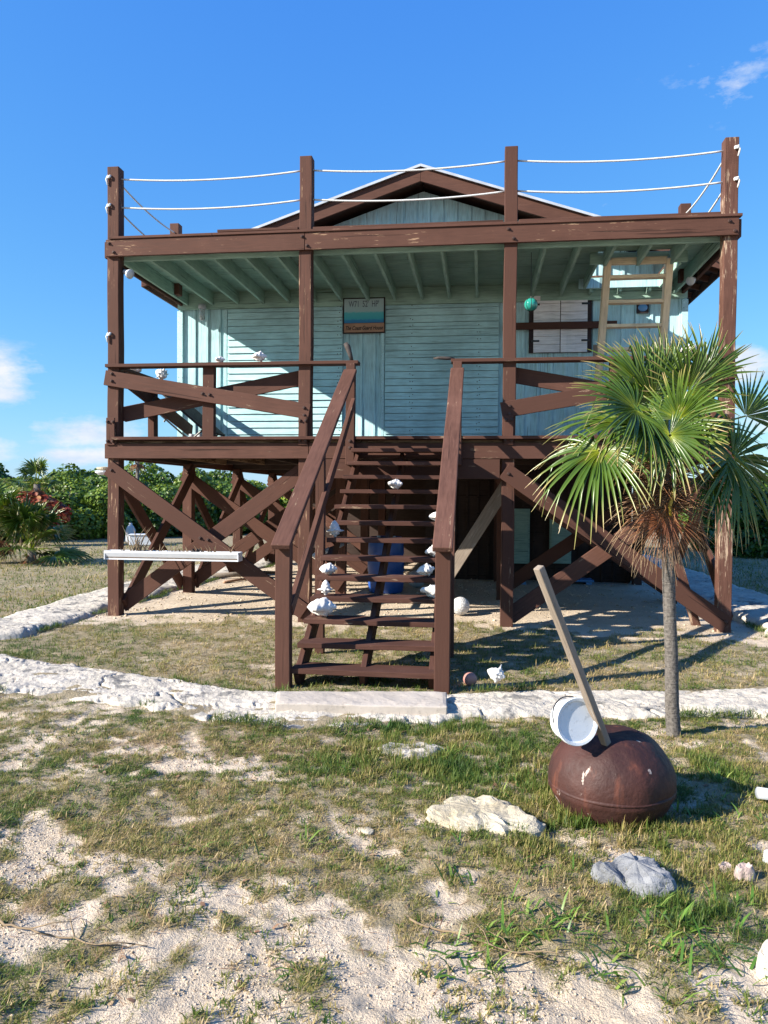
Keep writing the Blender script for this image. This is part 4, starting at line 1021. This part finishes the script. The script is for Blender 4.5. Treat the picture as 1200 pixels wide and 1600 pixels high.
# fibrous old leaf bases
mb = MB(); rr = random.Random(3)
for i in range(800):
    a = rr.uniform(0, 6.28); z0 = rr.uniform(.0, .42); r0 = rr.uniform(.02, .07); b = core+Vector((math.cos(a)*r0, math.sin(a)*r0, -.22+z0))
    l = rr.uniform(.05, .26); a2 = a+rr.uniform(-1, 1); e = b+Vector((math.cos(a2)*l, math.sin(a2)*l, rr.uniform(-.12, .06))); md = (b+e)/2+Vector((rr.gauss(0, .02), rr.gauss(0, .02), rr.uniform(0, .03)))
    mb.tube([b, md, e], [.004, .003, .001], 3, False)
me_ = mb; n0 = len(mb.v); fo = npmesh('dead_fibre', np.array(mb.v), np.array(mb.f), None, M['palmdead'], {'tone': [.5+.45*random.random() for _ in range(n0)]}, False, palm)
mb = MB(); mb.tube([core+Vector((0, 0, -.25)), core+Vector((0, 0, -.1)), core+Vector((0, 0, .12)), core+Vector((0, 0, .25))], [.05, .075, .06, .02], 14); mb.build('leaf_sheath', M['bark'], palm, smooth=True)
LV = [ # hub px, py, dy, D(dir), N(normal), R, A, n, droop
 ((1047, 680), -.30, (.10, -.35, -1), (-.30, -.9, .35), .37, 165, 50, .12),
 ((994, 640), -.16, (-1, -.30, .15), (-.1, -.8, .75), .52, 120, 44, .16),
 ((938, 704), -.10, (-.55, -.35, -.75), (-.55, -.75, .35), .52, 130, 44, .40),
 ((1074, 612), -.02, (.45, -.15, .80), (.1, -1, .1), .42, 125, 42, .05),
 ((1020, 625), .05, (-.35, .0, 1), (.0, -1, .15), .46, 85, 32, .05),
 ((1144, 716), .00, (.5, .1, -.6), (.35, -.92, .25), .56, 150, 48, .25),
 ((1165, 650), .12, (.6, .25, .75), (.2, -.9, .3), .40, 80, 30, .12),
 ((1030, 655), .20, (-.5, .6, .5), (-.3, -.4, .9), .50, 130, 38, .25),
 ((968, 660), .08, (-1, .2, -.05), (-.3, -.5, .8), .48, 125, 38, .35),
 ((1010, 700), .22, (-.4, .8, -.2), (.0, .4, .9), .48, 130, 36, .4),
 ((1100, 680), .10, (1, .1, .1), (.3, -.8, .6), .42, 130, 38, .35),
 ((1010, 665), -.22, (-.9, -.5, -.35), (-.2, -.9, .5), .44, 110, 38, .22),
 ((1110, 740), .05, (.6, -.1, -.8), (.3, -.8, .3), .44, 110, 36, .25),
 ((1000, 600), .10, (-.7, .2, .7), (-.2, -.6, .6), .44, 100, 32, .12),
 ((1040, 600), .16, (-.05, .3, 1), (.1, -1, .1), .44, 70, 26, .03),
 ((1100, 590), .10, (.35, .2, 1), (-.1, -1, .1), .42, 70, 26, .03),
 ((1060, 655), -.18, (.35, -.4, .5), (-.15, -.9, .45), .40, 130, 44, .12),
 ((1045, 590), .04, (.1, .1, 1), (-.6, -.8, .1), .30, 40, 14, .0),
]
for i, (hp, dy, D, Nn, Rr, A, n, dr) in enumerate(LV):
    fan_obj(palm, 'frond', core+Vector((0, 0, .08)), pp(*hp, dy), D, Nn, Rr*.96, A=A, n=n, droop=dr*.85, seed=20+i, wd=1.25)
for i, (hp, dy, D, Nn, Rr, A, n, dr) in enumerate([
 ((1042, 806), -.10, (-.25, -.3, -1), (.0, -1, .1), .36, 95, 40, .10), ((1035, 812), -.04, (-.9, -.2, -.8), (.1, -.8, .5), .40, 70, 30, .35), ((1058, 815), -.03, (.5, -.2, -1), (.1, -1, .1), .34, 60, 26, .2),
 ((1020, 790), .06, (-.8, .3, -.6), (.1, -.6, .6), .40, 90, 32, .5), ((1075, 800), .12, (.7, .5, -.8), (0, -.6, .6), .36, 90, 30, .5), ((1040, 815), .12, (0, .8, -1), (0, .8, .5), .38, 90, 30, .3)]):
    o = fan_obj(palm, 'dead_frond', core+Vector((0, 0, -.12)), pp(*hp, dy), D, Nn, Rr*.80, 'palmdead', A=A, n=n, droop=dr, seed=60+i, wd=.7, split=.25, tone0=.0 if i < 3 else .4)
mb = MB(); mb.tube([pp(1048, 806, -.11), pp(1047, 790, -.13), pp(1053, 765, -.13), pp(1056, 740, -.06)], [.009, .011, .010, .006], 8); mb.build('yellow_stalk', plain('yellow_stalk', (.50, .38, .05), .5), palm, smooth=True)

# ------------------------------------------------------------------ background vegetation
def leaf_cloud(name, blobs, n, size, mt, parent, seed, tone=(.45, .25), zc=0, upb=.35):
    r = np.random.default_rng(seed); w = np.array([b[3]*b[4]*b[5] for b in blobs])**.67; w /= w.sum(); idx = r.choice(len(blobs), n, p=w)
    B = np.array(blobs)[idx]; d = r.normal(size=(n, 3)); d /= np.linalg.norm(d, axis=1)[:, None]; rad = 1-np.abs(r.normal(size=n))*.16
    P = B[:, :3]+d*B[:, 3:6]*rad[:, None]; P += (fbm(P[:, 0]*2.3+seed, P[:, 2]*2.3, seed, 3)-.5)[:, None]*d*.35
    keep = P[:, 2] > .02; P = P[keep]; d = d[keep]; n = len(P)
    nr = d+r.normal(size=(n, 3))*.55; nr[:, 2] += upb; nr /= np.linalg.norm(nr, axis=1)[:, None]
    a = np.cross(nr, r.normal(size=(n, 3))); a /= np.linalg.norm(a, axis=1)[:, None]; b = np.cross(nr, a); s = size*r.uniform(.6, 1.25, n)[:, None]
    V = np.stack([P-a*s, P-a*s*.3-b*s*.62+nr*s*.1, P+a*s*.55-b*s*.55+nr*s*.1, P+a*s, P+a*s*.55+b*s*.55+nr*s*.1, P-a*s*.3+b*s*.62+nr*s*.1], 1).reshape(-1, 3)
    k = np.arange(n)*6; q = np.concatenate([np.stack([k, k+1, k+2, k+3], 1), np.stack([k, k+3, k+4, k+5], 1)])
    cl = (fbm(P[:, 0]*1.5+7, P[:, 2]*1.5+P[:, 1], seed+9, 2)-.5)*1.1
    tn = np.clip(tone[0]+r.normal(size=n)*tone[1]*.7+cl*tone[1]*1.6, 0, 1)
    return npmesh(name, V, q, None, M[mt], {'tone': np.repeat(tn, 6)}, False, parent)
def stems(parent, blobs, seed, r0=.05):
    rr = random.Random(seed); mb = MB()
    for b in blobs:
        x0, y0 = b[0]*.35, b[1]*.35; q = [(x0, y0, -.05)]
        for t_ in (.3, .6, 1): q.append((x0+(b[0]-x0)*t_+rr.gauss(0, .06), y0+(b[1]-y0)*t_+rr.gauss(0, .06), (b[2]+b[5]*.4)*t_))
        mb.tube(q, [r0, r0*.8, r0*.55, r0*.2], 6)
        for k in range(5):
            c_ = Vector(q[2]); e = Vector((b[0]+rr.gauss(0, b[3]*.5), b[1]+rr.gauss(0, b[4]*.5), b[2]+rr.gauss(0, b[5]*.5))); mb.tube([c_, (c_+e)/2+Vector((0, 0, .1)), e], [r0*.4, r0*.25, r0*.08], 4)
    return mb.build('stems', M['bark'], parent, smooth=True)
protos = []
for s in range(4):
    rr = random.Random(100+s); bl = []
    for k in range(9):
        a = rr.uniform(0, 6.28); q = rr.uniform(.2, 1.35); hh = rr.uniform(.45, 1.85-.25*q)
        bl.append((math.cos(a)*q, math.sin(a)*q*.8, hh, rr.uniform(.5, .85), rr.uniform(.5, .8), rr.uniform(.38, .6)))
    for k in range(7):
        a = k*.9; bl.append((math.cos(a)*1.4, math.sin(a)*1.1, .45, .55, .5, .5))
    protos.append(bl)
LBL = ['dense sea-grape bush at the far left edge of the hedge', 'rounded hedge bush behind the red-leaved plant', 'dark hedge bush with a shaded hollow left of the corner post', 'bright green bush just behind the left corner post',
       'leafy bush seen through the left stilt bracing', 'bush seen behind the second row of stilts']
psrc = {}
def bush(x, y, s, kind, label, rot=0, sz=1.0):
    t = empty('hedge_bush', (x, y, 0), rot); tag(t, label, 'bush', 'hedge bushes round the yard'); t.scale = (s, s, s*sz)
    if kind not in psrc:
        a = leaf_cloud('crown', protos[kind], 15000, .062, 'bush', t, 200+kind); b = stems(t, protos[kind], 300+kind); psrc[kind] = (a, b)
    else:
        for src in psrc[kind]:
            c = src.copy(); C.objects.link(c); c.parent = t
    return t
bl_ = [(-75, 848, 1.0, 0, 'hedge bush outside the left edge of the picture'), (8, 846, 1.08, 0, LBL[0]), (60, 838, 1.02, 1, LBL[1]), (112, 842, 1.1, 2, LBL[2]), (165, 838, 1.05, 3, LBL[3]),
       (215, 836, 1.1, 0, 'bushy hedge plant seen right of the corner post under the deck'), (262, 838, 1.05, 2, LBL[4]), (312, 836, 1.1, 1, LBL[5]), (362, 834, 1.05, 3, 'hedge bush seen between the cross braces left of the stair'), (410, 832, 1.1, 0, 'hedge bush farthest right behind the left bracing'),
       (455, 830, 1.1, 2, 'hedge bush hidden mostly by the stair rail'),
       (1165, 836, 1.25, 1, 'hedge bush right of the right corner post'), (1225, 838, 1.3, 3, 'hedge bush at the right edge of the picture'), (1110, 832, 1.2, 0, 'hedge bush behind the right stilts'), (1188, 866, .95, 2, 'shaded bush beyond the right kerb, just right of the corner post'), (1240, 872, .95, 3, 'shaded bush beyond the right kerb at the edge of the picture')]
for i, (px, py, s, k, lb_) in enumerate(bl_):
    p = G(px, py); bush(p.x, p.y+1.0, s, k, lb_, rot=i*1.7)
for i, (px, lb_) in enumerate(((-40, 'taller back-row bush over the far left bushes'), (35, 'back-row bush behind the small palm'), (92, 'back-row bush above the dark hollow'), (145, 'back-row bush beside the corner post top'), (200, 'back-row bush under the porch beam'), (280, 'back-row bush in the gap between braces'), (340, 'back-row bush behind the third stilt'))):
    p = G(px, 826); bush(p.x, p.y+1.2, 1.34, (i+1) % 4, lb_, rot=i*2.3+1, sz=1.02)
# red-leaved plant
p = G(48, 852); t = tag(empty('red_leaved_shrub', (p.x, p.y-.5, 0)), 'red-leaved shrub in front of the hedge at the left', 'shrub')
bb = [(0, 0, 1.25, .5, .4, .35), (.6, .1, 1.15, .5, .4, .3), (-.5, 0, 1.0, .35, .3, .3), (1.05, .1, .95, .3, .3, .25), (.7,0,.6,.3,.3,.3)]
leaf_cloud('crown', bb, 1500, .075, 'redleaf', t, 77, (.5, .35)); stems(t, bb, 5, .03)
def small_palm(px, py, Hh, Rr, nf, label, seed, trunk_r=.07, lean=0, tone0=0):
    p = G(px, py); t = tag(empty('fan_palm', (p.x, p.y, 0)), label, 'palm tree', None); rr = random.Random(seed)
    top = Vector((lean, 0, Hh)); MB().tube([(0, 0, -.05), (lean*.5, 0, Hh*.5), top], [trunk_r*1.1, trunk_r, trunk_r*.9], 10).build('trunk', M['trunk'], t, smooth=True)
    for i in range(nf):
        a = i*2.4+rr.uniform(-.3, .3); el_ = R(rr.uniform(-15, 75)) if i > 2 else R(rr.uniform(50, 85)); d = Vector((math.cos(a)*math.cos(el_), math.sin(a)*math.cos(el_), math.sin(el_)))
        hub = top+d*Rr*rr.uniform(.5, .8); nn_ = Vector((-d.x*math.sin(el_), -d.y*math.sin(el_), math.cos(el_)+.2))+Vector((0, -.5, 0))
        fan_obj(t, 'frond', top, hub, d, nn_, Rr*rr.uniform(.55, .75), A=125, n=26, droop=.25, seed=seed*50+i, wd=1.3, tone0=tone0)
    for i in range(5):
        a = i*1.3+.4; d = Vector((math.cos(a)*.5, math.sin(a)*.5, -.7)); fan_obj(t, 'dead_frond', top-Vector((0, 0, .05)), top+d*Rr*.35, d, Vector((math.cos(a), math.sin(a), .4)), Rr*.5, 'palmdead', A=60, n=14, droop=.3, seed=seed*60+i, wd=.9)
small_palm(50, 880, .30, .98, 22, 'low bushy fan palm in the lawn at the left', 3, .09, tone0=.1)
small_palm(-10, 880, .75, 1.0, 14, 'fan palm cut by the left edge of the picture', 4, .09)
small_palm(58, 852, 1.80, .68, 14, 'fan palm rising over the hedge above the red shrub', 5, .10)
small_palm(215, 838, 2.75, .6, 11, 'distant fan palm rising over the hedge behind the deck', 6, .07)

# ------------------------------------------------------------------ grass, straw, gravel
def blades(name, x, y, z, L, w, lean, head, tone, mt, label=None, curl=.5):
    n = len(x); dx, dy = np.cos(head), np.sin(head); sx, sy = -dy, dx
    hz = np.cos(lean); hr = np.sin(lean)
    base = np.stack([x, y, z-.004], 1); side = np.stack([sx, sy, 0*x], 1)*(w/2)[:, None]
    l2 = np.minimum(lean*(1+curl), 1.75)
    mid = base+np.stack([dx*hr*L*.55, dy*hr*L*.55, hz*L*.55], 1); tip = mid+np.stack([dx*np.sin(l2)*L*.45, dy*np.sin(l2)*L*.45, np.cos(l2)*L*.45], 1)
    tip[:, 2] = np.maximum(tip[:, 2], z+.002); mid[:, 2] = np.maximum(mid[:, 2], z+.003)
    V = np.stack([base-side, base+side, mid+side*.9, mid-side*.9, tip], 1).reshape(-1, 3)
    k = np.arange(n)*5
    return npmesh(name, V, np.stack([k, k+1, k+2, k+3], 1), np.stack([k+3, k+2, k+4], 1), M[mt], {'tone': np.repeat(np.clip(tone, 0, 1), 5)}, False)
def scatter(n, x0, x1, y0, y1, pw=1.0):
    y = y0+(y1-y0)*rng.random(n)**pw; return x0+(x1-x0)*rng.random(n), y
GX = []; GY = []; 
def region(n, y0, y1, dens=1.0, xm=.56):
    y = y0+(y1-y0)*rng.random(n); x = (rng.random(n)*2-1)*(y*xm+.3)
    return x, y
parts = []
for y0, y1, n, L0, w0 in ((1.9, 3.2, 260000, .027, .0018), (3.2, 5.6, 680000, .026, .0023), (5.6, 9.6, 300000, .040, .0042), (9.6, 24, 200000, .07, .011)):
    x, y = region(n, y0, y1)
    g = turf(x, y); clump = fbm(x*14, y*14, 90, 2); keep = rng.random(n) < np.clip((g-.34)*2.6, 0, 1)*np.clip((clump-.36)*4.0, .05, 1)
    x, y, g = x[keep], y[keep], g[keep]; ik = in_kerb(x, y); x, y, g = x[~ik], y[~ik], g[~ik]
    n = len(x); tall = np.zeros(n)
    for cx, cy, rx_, ry_, am in gauss([(560, 1128, 90, 12, 1.3), (700, 1140, 100, 20, .9), (880, 1240, 60, 50, 1.0), (1130, 1220, 50, 40, 1.0), (1060, 1360, 130, 60, .9), (960, 1290, 100, 22, 1.1), (700, 1195, 160, 40, .9), (820, 1330, 110, 40, .6), (560, 1190, 90, 30, .5), (25, 1065, 40, 12, .8), (1100, 1440, 120, 30, .7)]):
        tall += am*np.exp(-((x-cx)/rx_)**2-((y-cy)/ry_)**2)
    L = L0*(.4+1.5*rng.random(n)**2)*(1+tall*1.3*rng.random(n)); tone = .52-tall*.26+(fbm(x*2.3, y*2.3, 55, 3)-.5)*1.1+rng.normal(size=n)*.17+dryf(x, y)*.4+(fbm(x*9, y*9, 58, 2)-.5)*.5
    tone += np.where(y > 5.6, .06, 0)
    lean = np.clip(rng.normal(size=n)*.45+1.15-tall*.55, .1, 1.5)
    parts.append((x, y, gz(x, y), L, w0*rng.uniform(.7, 1.4, n)*(1+tall*.4), lean, rng.random(n)*6.28, tone))
cat = [np.concatenate([p_[i] for p_ in parts]) for i in range(8)]
tag(blades('grass', *cat, 'grass'), 'short mixed green and straw-coloured turf growing on the sand', 'grass', kind='stuff')
# dead straw
x, y = region(150000, 2.0, 9.0); g = turf(x, y); dd = dryf(x, y); keep = rng.random(len(x)) < np.clip(dd*.9+.10*(g > .25)+.02, 0, 1)*np.clip((fbm(x*5, y*5, 23, 2)-.35)*3, .05, 1)
x, y = x[keep], y[keep]; ik = in_kerb(x, y); x, y = x[~ik | (rng.random(len(x)) < .04)], y[~ik | (rng.random(len(x)) < .04)] if False else (x, y)[1][:0] if False else y[~ik | True][:len(x)]
m0 = min(len(x), len(y)); x, y = x[:m0], y[:m0]; ik = in_kerb(x, y); x, y = x[~ik], y[~ik]; n = len(x)
tag(blades('dry_straw', x, y, gz(x, y)+.004, rng.uniform(.03, .10, n), rng.uniform(.0015, .003, n), rng.uniform(1.25, 1.55, n), rng.random(n)*6.28, rng.random(n), 'straw', curl=.1), 'scattered dead straw and brown stalks on the sand', 'straw', kind='stuff')
# broad strap leaves
x, y = region(16000, 2.1, 5.2); g = turf(x, y); dens = np.zeros(len(x))
for cx, cy, rx_, ry_, am in gauss([(1000, 1480, 260, 60, .5), (700, 1500, 110, 60, .22), (1130, 1520, 100, 60, .6), (600, 1125, 140, 14, 1), (480, 1480, 60, 20, .35), (900, 1340, 200, 60, .25), (740, 1185, 140, 40, .5), (1130, 1250, 100, 50, .35), (280, 1330, 200, 60, .06), (850, 1420, 120, 30, .3)]):
    dens += am*np.exp(-((x-cx)/rx_)**2-((y-cy)/ry_)**2)
keep = rng.random(len(x)) < dens*.22*np.clip((fbm(x*6, y*6, 66, 2)-.40)*6, 0, 1); x, y = x[keep], y[keep]; ik = in_kerb(x, y); x, y = x[~ik], y[~ik]
m4 = 4; x = np.repeat(x, m4)+rng.normal(size=len(x)*m4)*.015; y = np.repeat(y, m4)+rng.normal(size=len(y)*m4)*.015; n = len(x)
tag(blades('strap_grass', x, y, gz(x, y), rng.uniform(.05, .125, n), rng.uniform(.006, .012, n), np.clip(rng.normal(size=n)*.3+1.05, .2, 1.5), rng.random(n)*6.28, rng.random(n)*.8+.05, 'strap'), 'broad green strap-leaved grass in small sprawling tufts', 'grass', kind='stuff')
# gravel crumbs
def crumbs(x, y, s, m, name, label):
    n = len(x); oc = np.array([(1,0,0),(-1,0,0),(0,1,0),(0,-1,0),(0,0,1),(0,0,-1),(.62,.62,.5),(-.6,.5,.6)], float)[:6]
    fcs = np.array([(0,2,4),(2,1,4),(1,3,4),(3,0,4),(2,0,5),(1,2,5),(3,1,5),(0,3,5)])
    a = rng.random(n)*6.28; J = rng.uniform(.6, 1.25, (n, 6, 1))*oc[None]; J[:, :, 2] *= .65
    ca, sa = np.cos(a)[:, None], np.sin(a)[:, None]; Xr = J[..., 0]*ca-J[..., 1]*sa; Yr = J[..., 0]*sa+J[..., 1]*ca
    V = np.stack([Xr*s[:, None]+x[:, None], Yr*s[:, None]+y[:, None], J[..., 2]*s[:, None]+gz(x, y)[:, None]+s[:, None]*.25], 2).reshape(-1, 3)
    f = (fcs[None]+(np.arange(n)*6)[:, None, None]).reshape(-1, 3)
    return tag(npmesh(name, V, None, f, m, {'tone': np.repeat(rng.random(n), 6)}, False), label, 'gravel', kind='stuff')
x, y = region(95000, 1.9, 5.4); g = turf(x, y); cl = fbm(x*2.5, y*2.5, 19, 3)
keep = (rng.random(len(x)) < np.clip((cl-.38)*3.2, .05, 1)*np.clip(1.1-g*1.4, .05, 1)*np.clip((5.4-y)/2.2, .15, 1)); x, y = x[keep], y[keep]; ik = in_kerb(x, y); x, y = x[~ik], y[~ik]
gm = leafmat('sand_crumb', [(0, (.33, .25, .17)), (.5, (.48, .38, .27)), (1, (.60, .50, .38))], .95, 0, spec=.1)
crumbs(x, y, .0018+.0055*rng.random(len(x))**3, gm, 'gravel', 'pale crumbs of coral gravel on the sandy ground')

# coarse crumbs on the sand under the house
u = rng.uniform(-.4, 7.8, 4500); v = rng.uniform(-.4, 8, 4500)
ca, sa = math.cos(HA), math.sin(HA); x = HO.x+u*ca-v*sa; y = HO.y+u*sa+v*ca
k = turf(x, y) < .3; x, y = x[k], y[k]
crumbs(x, y, .006+.020*rng.random(len(x))**3, gm, 'gravel', 'coarser coral crumbs on the sand under the house')
# weeds rooting along the edges of the mortar borders
xs_, ys_ = [], []
for a, b in KERBS:
    for L_, m_ in ((a, 700), (b, 1500)):
        i = rng.integers(0, len(L_), m_); c = fbm(L_[i, 0]*2.1, L_[i, 1]*2.1, 91, 3); i = i[c > .52]
        xs_.append(L_[i, 0]+rng.normal(size=len(i))*.035); ys_.append(L_[i, 1]+rng.normal(size=len(i))*.035)
x = np.repeat(np.concatenate(xs_), 9); y = np.repeat(np.concatenate(ys_), 9); n = len(x); x = x+rng.normal(size=n)*.018; y = y+rng.normal(size=n)*.018
tag(blades('edge_weeds', x, y, gz(x, y)+.02, rng.uniform(.025, .085, n), rng.uniform(.002, .005, n), np.clip(rng.normal(size=n)*.4+.8, .1, 1.4), rng.random(n)*6.28, rng.random(n)*.6, 'grass'), 'low weeds growing along the edges of the mortar borders', 'weeds', kind='stuff')
# fallen leaves
x, y = region(260, 2.1, 6); k = fbm(x*2, y*2, 14, 2) > .5; x, y = x[k][:260], y[k][:260]; n = len(x)
tag(blades('leaf_litter', x, y, gz(x, y)+.006, rng.uniform(.02, .045, n), rng.uniform(.010, .018, n), rng.uniform(1.35, 1.5, n), rng.random(n)*6.28, rng.random(n), 'straw', curl=.05), 'small fallen brown and tan leaves', 'leaves', kind='stuff')
# dead branches lying on the sand
def branch(pts, label, seed):
    rr = random.Random(seed); P = [G(*q) for q in pts]; o0 = P[0].copy(); mb = MB(); L = []
    for a, b in zip(P, P[1:]):
        for i in range(5): q = a.lerp(b, i/5); L.append(Vector((q.x+rr.gauss(0, .006), q.y+rr.gauss(0, .006), gh(q.x, q.y)+.012)))
    L.append(P[-1]+Vector((0, 0, gh(P[-1].x, P[-1].y)+.01)))
    mb.tube([q-o0 for q in L], [.0045*(1-.6*i/len(L)) for i in range(len(L))], 6)
    for i in range(2, len(L)-1, 2):
        a = rr.uniform(0, 6.28); l = rr.uniform(.05, .16); e = L[i]+Vector((math.cos(a)*l, math.sin(a)*l, rr.uniform(.0, .03))); mb.tube([L[i]-o0, (L[i]+e)/2-o0+Vector((rr.gauss(0, .01), 0, .008)), e-o0], [.003, .0022, .001], 4)
    o = mb.build('dead_branch', M['dried'], smooth=True); o.location = o0; tag(o, label, 'branch', 'dead branches on the sand')
branch([(-5, 1448), (60, 1462), (150, 1482), (230, 1490)], 'thin reddish dead branch lying on the sand from the left edge', 1)
branch([(640, 1440), (720, 1462), (800, 1492), (850, 1500)], 'thin dead stalk on the sand below the cream rock', 3)

# small creeping sprigs spread over turf and bare sand
x, y = region(26000, 1.9, 5.3); k = (fbm(x*3.1, y*3.1, 71, 3)+.25*turf(x, y)+.12*rng.random(len(x))) > .60; x, y = x[k][:4200], y[k][:4200]; ik = in_kerb(x, y); x, y = x[~ik], y[~ik]
tn = np.repeat(np.clip(.55+.3*rng.normal(size=len(x)), 0, 1), 11); x = np.repeat(x, 11); y = np.repeat(y, 11); n = len(x); x = x+rng.normal(size=n)*.012; y = y+rng.normal(size=n)*.012
tag(blades('creeping_weeds', x, y, gz(x, y)+.003, rng.uniform(.012, .040, n), rng.uniform(.0025, .0055, n), np.clip(rng.normal(size=n)*.4+.95, .1, 1.5), rng.random(n)*6.28, tn, 'grass'), 'small creeping weed sprigs dotted over turf and sand', 'weeds', kind='stuff')
